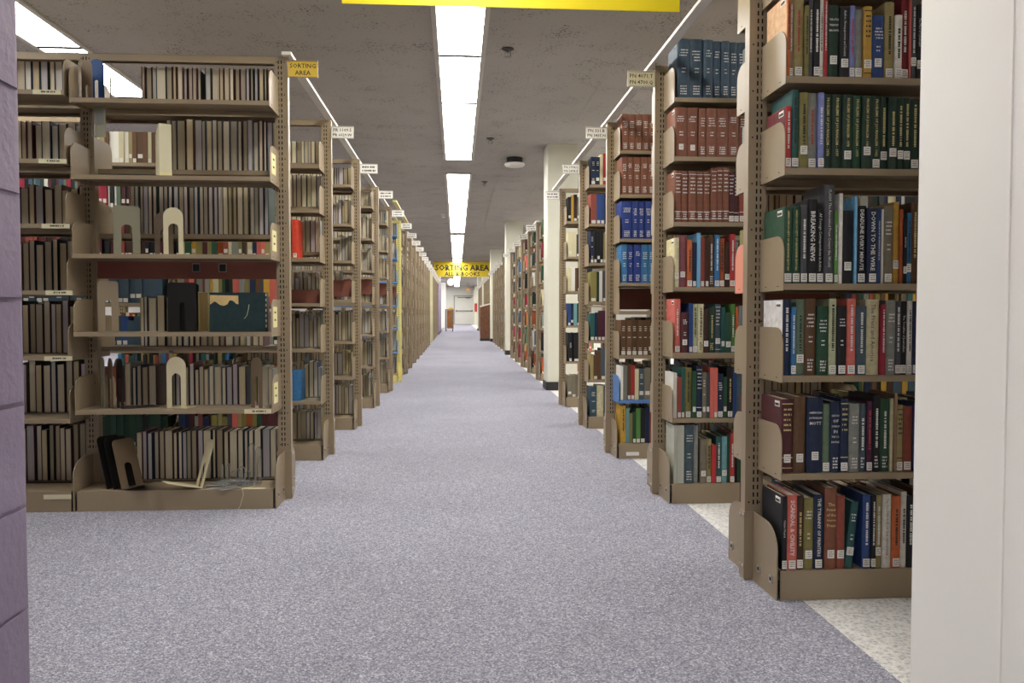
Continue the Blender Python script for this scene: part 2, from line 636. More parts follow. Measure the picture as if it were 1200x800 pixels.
def rack(side, yf, xe, front, rear, nbays, label, hgt=2.11, detail=2, frame='taupe', shelf_cols=None, sway=None, name='shelving_unit'):
    """side -1 left, +1 right of the aisle. yf: plane of the front shelf edges; xe: aisle end of the shelves.
    front / rear: shelf heights above the base shelf. Built in place, empties at the foot of the aisle post."""
    s = side
    xp = xe - s * .013                      # post centre
    yp = yf + SD + PD
    t = empty(name, (xp, yp, 0))
    tag(t, label, 'bookcase')
    mt = M[frame]
    shelf_cols = shelf_cols or {}
    for b_ in range(nbays + 1):
        o = obj('post', post_mesh(mt, hgt, s * .005, detail > 0), t, (s * b_ * PITCH, 0, 0))
        if detail == 2 or b_ == 0:
            for sg in (0, 1):
                q = obj('base_bracket', base_bracket_mesh(mt), t, (s * b_ * PITCH, -PD if sg == 0 else PD, 0))
                q.rotation_euler.z = PI * sg
    for b_ in range(nbays):
        x0 = s * (b_ * PITCH + .013)
        xa = x0 if s > 0 else x0 - SL
        hd = MB().box(0, PITCH - .062, -.02, .02, hgt - .004, hgt).box(0, PITCH - .062, -.020, -.018, hgt - .034, hgt).box(0, PITCH - .062, .018, .020, hgt - .034, hgt)
        o = obj('header_rail', cached(('hd', frame, hgt), lambda: hd.mesh('header_rail', mt)), t, (xa + (.018), 0, 0))
        if sway and b_ in sway:
            z0, z1 = sway[b_]
            MB().box(0, PITCH - .062, -.004, .004, z0, z1).build('sway_panel', M['maroon_steel'], parent=t, loc=(xa + .018, 0, 0))
        for face, levels in ((0, front), (1, rear)):
            if isinstance(levels, dict):
                lv = levels.get(b_, levels.get(0))
            else:
                lv = levels
            yy = -PD if face == 0 else PD
            rot = PI * face
            bx = xa if face == 0 else xa + SL
            q = obj('base_shelf', base_mesh(mt), t, (bx, yy, 0))
            q.rotation_euler.z = rot
            for k, z in enumerate(lv):
                sm = M[shelf_cols.get((face, b_, k), frame)]
                q = obj('shelf', shelf_mesh(sm, detail < 2), t, (bx, yy, z))
                q.rotation_euler.z = rot
                if detail == 2:
                    for xx in (0.0, SL):
                        obj('end_bracket', bracket_mesh(M[shelf_cols.get((face, b_, k, 'b'), shelf_cols.get((face, b_, k), frame))]), q, (xx, 0, 0))
    RACKS.append((t, side, yf, xe, front, rear, nbays))
    return t


def lv_px(*z):
    return list(z)


# ---------------------------------------------------------------- books
BOOKS = []       # every book as a plain record; the largest in view become objects, the rest one mass

PAL = {
    'dark green': '24392d', 'green': '2b4d38', 'bright green': '5a8a42', 'teal': '2c5755', 'pale teal': '6d9aa0', 'navy': '202c46', 'blue': '30497e',
    'bright blue': '3a74a4', 'light blue': '79b6de', 'lavender': '8089bf', 'grey': '84867f', 'dark grey': '4a4b4f', 'black': '1d1d20', 'white': 'dedbd0',
    'cream': 'cfc7a2', 'tan': '9d8f60', 'olive': '7f7744', 'mustard': 'bb943e', 'brown': '60452f', 'dark brown': '3f2a20', 'rust': 'a5542e', 'orange': 'c2653a',
    'red': 'b23a3a', 'salmon': 'cf6c60', 'crimson': '96283c', 'dark red': '7c2730', 'maroon': '512a2c', 'brick': '8c483a', 'reddish brown': '7f503c',
    'slate': '44555e', 'grey green': '62765f', 'pale green': 'b4bb95', 'purple': '4c223c', 'deep blue': '2a3f86', 'slate blue': '3c505e', 'mottled brown': '8d7458',
    'mauve': '7d4a52', 'pale grey': 'a9aa9c', 'grey brown': '77705f',
}
PAGE = ['dbd1b8', 'e4dac2', 'cabfa8', 'ece2c6', 'bcb19c', 'dccfb2', 'd4cfca', 'cdbe9f', 'dcd8d0', 'c9c3c6', 'e0d1ac', 'b5a98f']


def book(x, y, z, wd, ht, dp, col, face=0, lean=0.0, **k):
    """x: left edge as seen from the camera side, y: plane of the side turned to the camera, face 0 spine / 1 page edges towards the camera"""
    BOOKS.append(dict(x=x, y=y, z=z, w=wd, h=ht, d=dp, col=col, face=face, lean=lean, **k))


def fill_row(x0, x1, y, z, rnd, face=0, hmax=.25, cols=None, wr=(.014, .04), gap=.0, k=None):
    x = x0
    base = rnd.uniform(.19, .24)
    while True:
        wd = rnd.uniform(*wr)
        if x + wd > x1:
            break
        if gap and rnd.random() < gap:
            x += rnd.uniform(.03, .2)
            continue
        ht = min(hmax, base + rnd.uniform(-.03, .03))
        col = rnd.choice(cols or ALLC)
        book(x, y + rnd.uniform(0, .018), z, wd - .0008, ht, rnd.uniform(.14, .165), col, face, label='', auto=1, lab=rnd.random() < .6)
        x += wd


ALLC = list(PAL)
DULL = ['grey', 'dark grey', 'black', 'navy', 'brown', 'dark brown', 'dark green', 'slate', 'maroon', 'grey brown', 'tan', 'olive']
BRIGHT = ['brick', 'navy', 'dark green', 'slate blue', 'cream', 'black', 'teal', 'brown', 'salmon', 'white', 'tan', 'maroon', 'grey', 'olive', 'dark grey', 'grey brown', 'slate', 'dark green', 'black', 'navy',
          'dark brown', 'grey green', 'rust', 'crimson', 'bright blue', 'mustard', 'green']

# ---------------------------------------------------------------- right hand ranges
R1Y, R2Y, R3Y, R4Y, R5Y = 2.481, 3.787, 4.989, 6.294, 7.761
R1L = [.402, .709, .996, 1.352, 1.632, 1.925]
R2L = [.406, .716, 1.025, 1.329, 1.633, 1.906]
R3L = [.365, .640, .915, 1.088, 1.359, 1.629, 1.896]
R4L = [.383, .688, .989, 1.288, 1.590, 1.891]
R5L = [.436, .780, 1.109, 1.436, 1.772]
GEN = [.40, .70, 1.0, 1.3, 1.6, 1.9]
rack(1, R1Y, 1.012, R1L, R1L, 2, 'taupe steel double-faced bookcase nearest the white column, right of the aisle', shelf_cols={(1, 0, 4, 'b'): 'taupe', (1, 0, 2, 'b'): 'salmon_steel'})
rack(1, R2Y, 1.014, R2L, R2L, 3, 'taupe bookcase second on the right, topped by a row of slate blue volumes', sway={0: (.93, 1.05)})
rack(1, R3Y, 1.000, R3L, R3L, 3, 'taupe bookcase third on the right, with one light blue shelf', sway={0: (.925, 1.06)}, shelf_cols={(0, 0, 0): 'blue_steel'})
rack(1, R4Y, 1.022, R4L, R4L, 2, 'taupe bookcase fourth on the right, before the narrow one', detail=1)
rack(1, R5Y, 1.047, R5L, R5L, 1, 'taupe bookcase fifth on the right, backing onto the cream column', detail=1)
ry = [10.75, 12.05, 13.35, 14.7, 16.05, 18.75, 20.05, 21.35, 22.65, 23.95, 26.75, 28.05, 29.35, 30.65, 31.95, 34.8, 36.1, 37.4, 38.7, 40.0]
for k, y in enumerate(ry):
    kk = 'after the second column' if k < 5 else 'after the third column' if k < 10 else 'after the fourth column' if k < 15 else 'after the fifth column'
    rack(1, y, 1.11, GEN, GEN, 1, f'taupe bookcase right of the aisle, {ORD[k % 5]} {kk}', detail=1 if y < 17 else 0)
    rk = random.Random(100 + k)
    if k < 10:
        for z in [.095] + GEN:
            fill_row(1.125, 1.125 + (.5 if k else .7), y + .01, z, rk, 0, .24, BRIGHT)

# left ranges
LY = [3.812, 5.046, 6.346, 7.766, 9.25, 10.62, 11.95, 13.25, 14.55, 15.85, 17.15, 18.45, 19.75, 21.05, 22.35, 23.65, 24.95, 26.25, 27.55, 28.85, 30.15, 31.45]
LX = [-.845, -.826, -.800, -.790, -.778, -.765] + [-.768] * 16
L1A = [.464, .817, 1.170, 1.523, 1.864]
L1B = [.425, .710, 1.005, 1.303, 1.591, 1.896]
L1RA = [.446, .742, 1.283, 1.590, 1.868]
L2F = [.366, .683, .963, 1.234, 1.529, 1.796]
L2R = [.366, .683, .963, 1.290, 1.575, 1.850]
L3F = [.409, .684, 1.004, 1.303, 1.582, 1.880]
rack(-1, LY[0], LX[0], {0: L1A, 1: L1B, 2: L1B}, {0: L1RA, 1: L1B, 2: L1B}, 3, 'taupe bookcase nearest on the left, front shelves bare but for bookends', sway={0: (1.066, 1.176)}, hgt=2.122)
rack(-1, LY[1], LX[1], L2F, {0: L2R, 1: L2F, 2: L2F}, 3, 'taupe bookcase second on the left, holding an orange-red binder', sway={0: (.93, 1.05)})
rack(-1, LY[2], LX[2], L3F, L3F, 2, 'taupe bookcase third on the left, with a maroon panel at mid height', sway={0: (1.03, 1.16)})
rack(-1, LY[3], LX[3], GEN, GEN, 2, 'taupe bookcase fourth on the left, before the yellow-framed one', detail=1, sway={0: (1.08, 1.22)})
rack(-1, LY[4], LX[4], GEN, GEN, 2, 'taupe bookcase fifth on the left, next in front of the yellow post', detail=1, sway={0: (1.1, 1.24)})
rack(-1, LY[5], LX[5], GEN, GEN, 1, 'yellow-framed bookcase with blue shelves on the left side', detail=1, frame='yellow_steel',
     shelf_cols={(f, 0, k): 'blue_steel' for f in (0, 1) for k in range(6)}, sway={0: (1.1, 1.24)})
for k in range(6, 22):
    fr = 'cream_steel' if k in (15, 16) else 'taupe'
    rack(-1, LY[k], LX[k], GEN, GEN, 1, f'{"cream" if k in (15, 16) else "taupe"} bookcase left of the aisle, {ORD[k - 6]} beyond the yellow-framed one', detail=1 if k < 12 else 0, frame=fr)

EW = 1 / 372.0      # metres per photo pixel on the nearest right bookcase
EH = 1 / 379.0
WORDS = None


def spec_row(rows, x0, y, z, ew, eh, shelf, unit, xmax=None, tag_='', dp=.16, group=None):
    """rows: 'width height colour | print | label style' one book each"""
    rnd = random.Random(sum(map(ord, rows)) + int(z * 1000))
    x = x0
    n_ = 0
    for ln in rows.strip().split('\n'):
        ln = ln.strip()
        p = [q.strip() for q in ln.split('|')]
        a = p[0].split(' ', 2)
        wd, ht = float(a[0]) * ew, float(a[1]) * eh
        if a[2] == 'gap':
            x += wd
            continue
        lean = 0.0
        if len(p) > 3:
            lean = float(p[3])
        nm = ORD[n_]
        n_ += 1
        col = a[2]
        pr = p[1] if len(p) > 1 else 'b w'
        desc = col + ' '
        tt = None
        if pr[:1] in 'VH' and len(pr) > 4:
            tt = pr[4:]
        if tt and len(tt.replace('/', ' ').split()) <= 4:
            lab = f'{col} book titled {tt.replace("/", " ")}, {nm} on {shelf} shelf, {unit}'
        else:
            look = {'w': 'white print', 'g': 'gold print', 'k': 'black print', 'r': 'red print'}[pr[2:3] or 'w']
            thick = 'thin ' if wd < .016 else 'thick ' if wd > .034 else ''
            lab = f'{thick}{col} book, {look}, {nm} from post, {shelf} shelf, {unit}'
        book(x, y + rnd.uniform(.004, .014), z, wd - .0009, ht, dp + rnd.uniform(-.012, .01), col, 0, lean, label=lab, print=pr,
             lab=p[2] if len(p) > 2 else '', group=group or f'books on the {shelf} shelf of the {unit}')
        x += wd


U1 = 'nearest right bookcase'
spec_row('''4 96 orange |b k|
4.6 95 mottled brown |b w|L1
12 93 tan |b r|L1
5.5 82 olive |b k|
5.5 90 dark grey |b w|
8 91 black |b w|L1
4.6 97 white |b k|L1
4.5 98 red |b w|
14 84 dark green |H w THE LITTLE/TREASURY/BROWN|L2
12 82 black |V w Author, Newspaperman and Scientist|L2
6.5 84 lavender |b r|L1
9.5 80 grey |n k|L1
9.8 83 mustard |B k|L2
15.5 73 blue |D w|L2
12.2 89 tan |b k|L1
8.8 74 white |b k|L1
8.8 99 dark red |b w|L1
2 95 salmon |n w|
6.6 95 dark grey |b w|L2
6.2 87 black |V w The Mind of a Journalist|L2
7 91 rust |n w|''', 1.0165, R1Y, R1L[4], EW, EH, 'top', U1)
spec_row('''7 72 red |b w|L1
8.6 91 teal |b k|L1
11.2 88 olive |b k|L2
11 88 grey |b r|L1
7.6 88 lavender |b w|L1
10 87 dark green |V g PROBLEMS OF JOURNALISM - 1976|L0
12.3 87 dark green |V g PROBLEMS OF JOURNALISM - 1977|L0
13 87 dark green |V g PROBLEMS OF JOURNALISM - 1978|L2
10 86 green |V g PROBLEMS OF JOURNALISM - 1979|L0
11.6 86 dark green |V g PROBLEMS OF JOURNALISM - 1980|L2
11.4 86 dark green |V g PROBLEMS OF JOURNALISM - 1982|L1
8.4 85 dark green |b g|L2
11 85 dark green |b g|L2
7.6 84 dark green |b g|L2
8 84 dark green |b g|L2
11 83 dark green |b g|L1
10 83 dark green |b g|L1
9 83 dark green |b g|L1''', 1.0165, R1Y, R1L[3], EW, EH, 'second', U1)
spec_row('''10 90 green |V g AMERICAN SOCIETY OF NEWSPAPER EDITORS|L1
9.6 91 green |V g AMERICAN SOCIETY OF NEWSPAPER EDITORS|L1
8.2 92 dark grey |b w|L1
11.6 99 black |V w BREAKING NEWS|L1
8.2 87 black |V w AP Foreign Correspondents in Action|L1
12.3 116 dark grey |V w FLASH! The Associated Press Covers the World|L1
4.5 86 bright green |b w|L1
4.5 106 white |n k|
14.2 86 black |n w|L2
3.6 103 light blue |n w|
12 92 black |V w DEADLINE EVERY MINUTE|L1
13.2 89 navy |V w DOWN TO THE WIRE|L1
4.5 88 blue |b w|
2.5 88 white |n k|
12.2 92 grey brown |D w|L1
7.2 97 mustard |n k|L2
4 88 rust |n w|
4.6 78 black |V w BACKTALK|L2
6.2 84 bright blue |b k|L2
8.9 97 brown |b g|L0
7 83 brown |b w|L1
8 86 dark grey |b w|L1''', 1.0165, R1Y, R1L[2], EW, EH, 'third', U1)
spec_row('''9.5 90 navy |b w|L0
6.3 81 bright blue |b w|L1
10.3 90 grey green |b k|L2
14.2 91 brown |D w|L3
14.5 82 green |D w|L3
9.2 91 pale green |b k|L1
11.6 82 black |D w|L1
11 91 salmon |b w|L1
13.2 82 slate |b w|L1
17 90 cream |V k The Press and America|L0
6 84 crimson |b w|L0
12 89 grey |D w|L3
7.6 88 dark grey |b w|L1
7.2 88 black |V w The Troubles of Journalism|L1
6.2 88 white |b k|L1
8.2 88 navy |b r|L1
8.2 88 purple |b w|L1
7.5 88 blue |b w|L1''', 1.0165, R1Y, R1L[1], EW, EH, 'fourth', U1)
spec_row('''14.4 88 maroon |B g|L2
15.2 91 brown |n w|L2
19.6 90 navy |H w AMERICAN/JOURNALISM/MOTT|L2
8.8 82 grey green |n w|L1
12.3 85 navy |H w HISTORY/OF/JOURNALISM/IN/THE U.S./PAYNE|L3
10.2 88 navy |B g|L1
13 82 grey |D w|L3
8.4 82 slate |b w|L3
7.2 85 purple |b r|L1
9.2 92 black |b w|L3
12.2 88 green |b w|L3
4 88 cream |n k|
4 94 mottled brown |n k|
7.4 80 tan |B k|L1
13.2 78 brick |n w|L1
8.2 81 blue |n w|L1
8.2 81 teal |b g|L2
9 80 dark green |b w|L1''', 1.0165, R1Y, R1L[0], EW, EH, 'fifth', U1)
spec_row('''6.5 89 black |V w Citizen Hearst|L1
12.4 90 salmon |V w SCANDAL & CIVILITY|L1
8.2 89 dark brown |b g|L1
11.6 86 olive |D w|L2
13 90 navy |V w THE TYRANNY OF PRINTERS|L1
14.5 98 reddish brown |H g The/Power/of the/American/Press|L2
10.5 88 brick |n w|L2
9.5 80 teal |D w|L2|0.10
11.5 0 gap
10.2 89 blue |b w|L1
6.2 88 black |b w|L1
8 88 tan |b w|L2
10.8 89 white |V k The GOLDEN AGE OF THE NEWSPAPER|L0
11.4 87 orange |b k|L1
7.4 92 white |b k|L0
9.2 87 black |b w|
8.2 95 brown |b w|L1''', 1.0185, R1Y, .095, EW, EH, 'bottom', U1)

U2 = 'second right bookcase'
E2 = 1 / 252.5
def row2(rows, z, shelf, x0=1.024):
    spec_row(rows, x0, R2Y, z, E2, E2, shelf, U2)


sl = 'slate blue'
row2('\n'.join(f'{w_} {h_} {sl} |D w|L3' for w_, h_ in ((15.5, 69), (16, 69), (11.4, 68), (10, 67), (10, 67), (10, 66), (11, 66), (10, 66))), R2L[5], 'top', 1.029)
row2('\n'.join(f'{w_} {h_} reddish brown |D w|{l_}' for w_, h_, l_ in ((14.5, 58, 'L2'), (14, 58, 'L2'), (9, 57, 'L3'), (12.4, 57, 'L3'), (14, 57, 'L3'), (13, 57, 'L3'), (12, 57, 'L3'))), R2L[4], 'second', 1.021)
row2('\n'.join(f'{w_} {h_} {c_} |B w|{l_}' for w_, h_, c_, l_ in ((8.6, 61, 'reddish brown', 'L3'), (8.1, 60, 'reddish brown', 'L3'), (9.3, 60, 'reddish brown', 'L3'), (9.1, 60, 'reddish brown', 'L3'), (8.6, 60, 'reddish brown', 'L3'),
                                                                      (7.2, 64, 'reddish brown', 'L3'), (7.2, 65, 'reddish brown', 'L3'), (7.4, 65, 'reddish brown', 'L3'), (6.4, 59, 'maroon', 'L1'), (6, 56, 'maroon', 'L1'), (7, 60, 'brick', 'L1'))), R2L[3], 'third', 1.021)
row2('''5.6 58 cream |n k|L2
10 61 mauve |n w|L2
6.4 56 orange |b k|L1
5.2 53 navy |b w|L1
4.6 64 light blue |b k|L0
5.2 59 brick |b w|L1
4.8 58 dark brown |b w|L1
7 62 brown |b w|L3
6.2 62 bright blue |b w|L1
6.2 58 rust |b k|L1
6 54 dark brown |n w|L2
6.4 63 red |b w|L1
4 54 grey |n w|
4.6 54 black |b w|L1
5 54 black |b w|L1
6 58 navy |b w|L1''', R2L[2], 'fourth', 1.021)
row2('''7 64 salmon |b w|L1
9.8 48 maroon |D w|L2
4.8 59 blue |n w|L1
6.5 58 pale green |b k|L1
6.8 58 cream |b k|L3
6 52 dark brown |n w|L2
8.2 54 dark green |b g|L3
7 58 slate |B w|L2
5.2 54 teal |b w|L2
7 48 green |n w|L2
5.6 58 bright green |b w|L1
3.4 54 orange |n w|
8 56 grey |n w|L1
7 56 black |b w|L1
7 50 brown |b w|L1''', R2L[1], 'fifth', 1.026)
row2('''4.4 54 white |b k|
5.5 49 brick |n w|L1
4 60 teal |n w|L1
8.7 60 olive |b k|L1
5 56 green |n w|L1
7.2 62 navy |B w|L1
4.6 55 grey brown |B w|L1
4.6 54 dark grey |b w|L1
4.6 60 salmon |n w|
4.6 60 salmon |b w|L1
7.3 53 navy |D w|L1
4.6 49 green |n w|L1
7.6 60 black |b g|L1
4.2 60 blue |b w|
8.2 53 slate |n w|L1
5 54 red |n w|''', R2L[0], 'sixth', 1.022)
row2('''4.2 70 pale grey |b k|
4.2 70 pale grey |b k|
4.2 70 pale grey |b k|
12.4 71 slate |D w|L3
5.4 70 grey |n k|
2 0 gap
8.2 53 grey brown |n w|L2
6 53 tan |b k|L1
5.4 46 red |b w|L0
7 56 teal |b w|L1
6.4 56 pale teal |n w|L2
3.6 58 green |n w|
5.6 60 red |b w|L1
4 50 black |n w|
4 44 green |n w|
5 44 mustard |b k|L1
6 46 dark green |n w|''', .095, 'bottom', 1.024)

U3 = 'third right bookcase'
E3 = 1 / 192.0
def row3(rows, z, shelf, x0=1.012):
    spec_row(rows, x0, R3Y, z, E3, E3, shelf, U3)


row3('\n'.join(f'{w_} {h_} reddish brown |D w|L3' for w_, h_ in ((8.2, 43), (8, 43), (9, 43), (7.6, 43), (8, 43), (8, 43))), R3L[6], 'top')
row3('\n'.join(f'{w_} {h_} reddish brown |D w|L3' for w_, h_ in ((6.8, 44), (7.2, 44), (9.4, 44), (8.4, 44), (8, 44), (8, 44))), R3L[5], 'second')
row3('\n'.join(f'{w_} {h_} deep blue |D w|L3' for w_, h_ in ((13.2, 44), (7, 44), (8, 44), (8, 44), (8, 44))), R3L[4], 'third')
row3('\n'.join(f'{w_} {h_} {c_} |D w|L3' for w_, h_, c_ in ((7.6, 45, 'bright blue'), (7.6, 45, 'deep blue'), (9, 45, 'deep blue'), (8.4, 45, 'bright blue'), (8, 45, 'bright blue'))), R3L[3], 'fourth')
row3('\n'.join('6.6 42 brown |B w|L1' for _ in range(7)), R3L[1], 'sixth')
row3('''3 40 white |n k|
5 41 grey |n w|
4.3 43 brown |b w|L1
4.8 41 red |n w|L2
4.8 37 cream |n k|
6.6 37 slate |D w|L2
7.6 38 grey brown |b w|L2
4.2 38 navy |n w|L2
4 37 tan |n k|
6 37 brown |n k|''', R3L[0], 'seventh')
row3('''7 45 mustard |b k|
4 42 pale teal |n w|
3.6 36 olive |n w|
4.2 37 green |n w|L2
5.2 42 bright green |n w|L2
6.2 41 black |n w|L1
5 42 navy |n w|
6 40 brick |n k|
4 28 dark grey |n w|''', .095, 'bottom')

U4 = 'fourth right bookcase'
E4 = 1 / 151.0
def row4(rows, z, shelf, x0=1.036):
    spec_row(rows, x0, R4Y, z, E4, E4, shelf, U4)


row4('''5.6 32 navy |B g|L2
5 32 navy |B g|L2
3.6 35 cream |n k|
5.6 36 red |n w|L2
5 33 teal |n w|L1''', R4L[5], 'top')
row4('''7 35 brick |n w|L1
4.8 35 blue |n w|L1
4.8 34 blue |n w|L1
6.6 34 black |B g|L1
5 33 black |n w|L1''', R4L[4], 'second')
row4('''4 37 navy |B w|L1
3.6 36 black |b w|L1
3.6 38 black |n w|L1
3.8 38 black |n w|L1
4 34 tan |n k|L1
4 34 dark brown |n w|L1''', R4L[3], 'third')
row4('''7.4 35 olive |n w|L2
3 35 dark green |n w|
3.8 36 white |n k|L1
5.6 36 dark grey |b w|L1
5 34 black |n w|L1''', R4L[2], 'fourth')
row4('''5 32 teal |b w|L1
4 32 navy |n w|L1
4 33 maroon |n w|L1
5 35 purple |n w|L1
4 33 olive |n w|''', R4L[1], 'fifth')
row4('''4 30 tan |n k|
5.2 29 brown |n w|L1
3.6 34 brown |n w|
6 37 slate |n w|L1
4 35 brick |n w|''', R4L[0], 'sixth')
row4('''8 35 slate blue |D w|
8.6 37 cream |n k|
5.4 36 slate blue |n w|L1''', .095, 'bottom')
U5 = 'fifth right bookcase'
E5 = 1 / 122.5
def row5(rows, z, shelf, x0=1.06):
    spec_row(rows, x0, R5Y, z, E5, E5, shelf, U5)


row5('''3.6 28 black |n w|L1
3 30 mustard |n k|
4 31 dark brown |n w|L1
3 28 grey |n w|L1
3.4 27 red |n w|''', R5L[4], 'top')
row5('''5 29 cream |n k|L1
5 29 cream |n k|
4 26 dark grey |n w|L1''', R5L[3], 'second')
row5('''4 27 cream |n k|
4.4 28 white |n k|
3 27 brown |n w|
4 27 black |n w|L1''', R5L[2], 'third')
row5('''3.4 26 blue |n w|L1
3.4 26 navy |n w|L1
4 26 pale teal |n w|
4 26 dark green |n w|L1''', R5L[1], 'fourth')
row5('''6.8 34 black |V w KATE|L1
6.8 34 black |n w|L1
4 28 red |n w|''', R5L[0], 'fifth')
row5('''5 26 grey brown |n w|L1
5 26 grey brown |n w|L1
5 26 grey brown |n w|''', .095, 'bottom')

# second bays and the rear faces of the right ranges
rk = random.Random(77)
for (y, xe, lv) in ((R1Y, 1.012, R1L), (R2Y, 1.014, R2L), (R3Y, 1.0, R3L), (R4Y, 1.022, R4L)):
    for z, zn in zip([.095] + lv[:-1], lv):
        fill_row(xe + .01 + PITCH, xe + PITCH + SL - .02, y + .008, z, rk, 0, min(.245, zn - z - .04), BRIGHT)
        if 3 < y < 6:
            fill_row(xe + .01 + 2 * PITCH, xe + 2 * PITCH + SL - .02, y + .008, z, rk, 0, min(.245, zn - z - .04), BRIGHT)
            fill_row(xe + .01 + PITCH, xe + 2 * PITCH - .06, y + SD + 2 * PD + .010, z, rk, 1, min(.25, zn - z - .04), DULL)
    if y < 5:
        for z, zn in zip([.095] + lv[:-1], lv):
            if zn - z < .2:
                continue
            fill_row(xe + .01, xe + SL - .02, y + SD + 2 * PD + .010, z, rk, 1, .25, DULL, wr=(.016, .045))
            if y < 3:
                fill_row(xe + .01 + PITCH, xe + SL - .02 + PITCH, y + SD + 2 * PD + .010, z, rk, 1, .25, DULL, wr=(.016, .045))
z = R1L[5]
fill_row(1.02, 1.012 + SL - .02, R1Y + .008, z, rk, 0, .17, BRIGHT)

# ---------------------------------------------------------------- left ranges: page edges of the books on the rear shelves
def edge_row(widths, x0, z, shelf, unit, ypl, e, hpx, cols=DULL, rnd=None, hv=1.5, group=None, xmax=-.862, lean=0.0):
    rnd = rnd or random.Random(int(z * 999) + len(widths))
    x = x0
    k = 0
    for wd in widths:
        if wd < 0:
            x += -wd * e
            continue
        if x + wd * e > xmax:
            break
        ht = (hpx + rnd.uniform(-hv, hv)) * e
        c = rnd.choice(cols)
        pg = rnd.choice(PAGE)
        nm = ORD[k]
        book(x, ypl + rnd.uniform(.0, .02), z, wd * e - rnd.choice([.0008, .0015, .003, .0045]), ht, rnd.uniform(.14, .165), c, 1, lean,
             label=f'{c} book, page edges out, {nm} from left, {shelf} shelf, {unit}', page=pg, group=group or f'rear books on the {shelf} shelf of the {unit}')
        x += wd * e
        k += 1


EL = 1 / 236.0
YB = LY[0] + SD + 2 * PD + .008
UL = 'nearest left bookcase'
def PX(px):
    return (px - 535) / 960 * 4.06 * 1.005 - .012      # photo column to metres on the plane of the rear books


edge_row([5, 7, 5.4, 11, 7.4, 4.8, 6.2, 4.8, 5.4, 5, 4.8, -4, 7, 9, 5, 6.6, 5.6, 5.4, 7.2, 5, 4.4, 5, 5.6, 4, 5.2, 6], -1.503, L1RA[4], 'top', UL, YB, EL, 50, ['black', 'dark brown', 'maroon', 'dark green', 'brown'], hv=.5)
edge_row([5.4, 6.2, 10.6, 8.4, 8.6, 5.2, 6.2, 5.6, 6, 8.4, 8.4, 5.4, 6.2, 5.8, 6.2, 5, 4.4, 6, 5.4, 5.2, 3.6, 4, 5.6, 4.4, 4.4, 5, 4.6, 4], -1.388, L1RA[3], 'second', UL, YB, EL, 57, ['grey', 'dark grey', 'slate', 'black', 'brown'], hv=1)
edge_row([5.5, 5.6, 4.6, 5.8, 4.8, 5.4, 6.4, 5, 5.4, 5.8, 6.2, 5, 6, 5.4, 5, 5.8, 5.4, 4.6, 6.2, 6.4, 5, 5, 6.8, 6.6, 5.6, 4.8, 6, 5], -1.567, L1RA[2], 'third', UL, YB, EL, 56, hv=2)
edge_row([5, 4.6, 9.4, 9.8, 5.6, 7, 6.2, 7.4, 6, 6, 8, 6, 8, 6, 9, 7, 8, 6, 7.4, 6], -1.525, L1RA[1], 'fourth', UL, YB, EL, 57, hv=2)
edge_row([7.6, 5.2, 6.2, 7, 9, -9, -9, 4, 4.6, 4.4, 5.4, 6, 5.6, 5.6, 5.4, 5.4, 8.2, 5.4, 7.4, 6.4, 8.6, -6, -6, 5, 8.4, 6], -1.60, L1RA[0], 'fifth', UL, YB, EL, 47, ['grey', 'brown', 'dark brown', 'black', 'navy', 'maroon'], hv=4)
edge_row([7, 6, 6.4, 5.6, 7, 9.4, 5, 5, 5, 5.4, 7, 6.4, 9.6, 4.6, 8.2, 6.2, 10, 7.6, 4.8, 5.8, 9.2, 9, 8], -1.552, .095, 'bottom', UL, YB, EL, 55, ['black', 'dark brown', 'navy', 'dark green', 'maroon'], hv=1.5)
for z, nm, h_ in ((L1B[5], 'top', 55), (L1B[4], 'second', 50), (L1B[3], 'third', 48), (L1B[2], 'fourth', 56), (L1B[1], 'fifth', 57), (L1B[0], 'sixth', 56), (.095, 'bottom', 62)):
    rr = random.Random(int(z * 1000))
    edge_row([rr.uniform(6, 10) for _ in range(13)], -2.215, z, nm, 'far bay', YB, EL, h_, ['dark brown', 'black', 'dark green', 'navy', 'maroon', 'brown'], rr, 4, None, -1.765)
    fill_row(-3.5, -2.7, YB, z, rr, 1, .24, DULL)
# second and third left ranges
rl = random.Random(31)
for z in [.095] + L2R[:-1] + [L2R[-1]]:
    hm = .14 if z > 1.8 else .2 if z > 1.2 else .23
    fill_row(LX[1] - SL + .012, LX[1] - .02, LY[1] + SD + 2 * PD + .010, z, rl, 1, hm, DULL, wr=(.018, .036))
ROW2 = {1.796: (['white', 'tan', 'cream', 'brown', 'mustard', 'white'], .185, (.016, .04)), 1.529: (['grey green', 'crimson', 'black', 'dark green', 'white', 'slate blue', 'maroon'], .205, (.016, .028)),
        1.234: (['maroon', 'dark brown', 'black', 'brick'], .2, (.02, .03)), .963: (['slate blue', 'slate blue', 'slate'], .2, (.036, .042)), .683: (['navy', 'slate blue', 'blue'], .2, (.034, .042)),
        .366: (['maroon', 'black', 'brick', 'navy'], .21, (.02, .034)), .095: (['dark green', 'dark green', 'black'], .215, (.03, .04))}
for z in [.095] + L2F:
    cl, hh, wr_ = ROW2[z]
    fill_row(LX[1] - PITCH - SL + .02, LX[1] - PITCH - .02, LY[1] + .012, z, rl, 0, hh, cl, wr=wr_)
    fill_row(LX[1] - 2 * PITCH - SL + .02, LX[1] - 2 * PITCH - .02, LY[1] + .012, z, rl, 0, hh, BRIGHT)
    if z < 1.3:
        fill_row(LX[1] - SL + .02, LX[1] - .25, LY[1] + .012, z, rl, 0, .215, ['brown', 'tan', 'maroon', 'dark green', 'grey', 'olive', 'navy', 'brick', 'dark grey', 'black', 'salmon', 'mustard', 'rust', 'green', 'cream'])
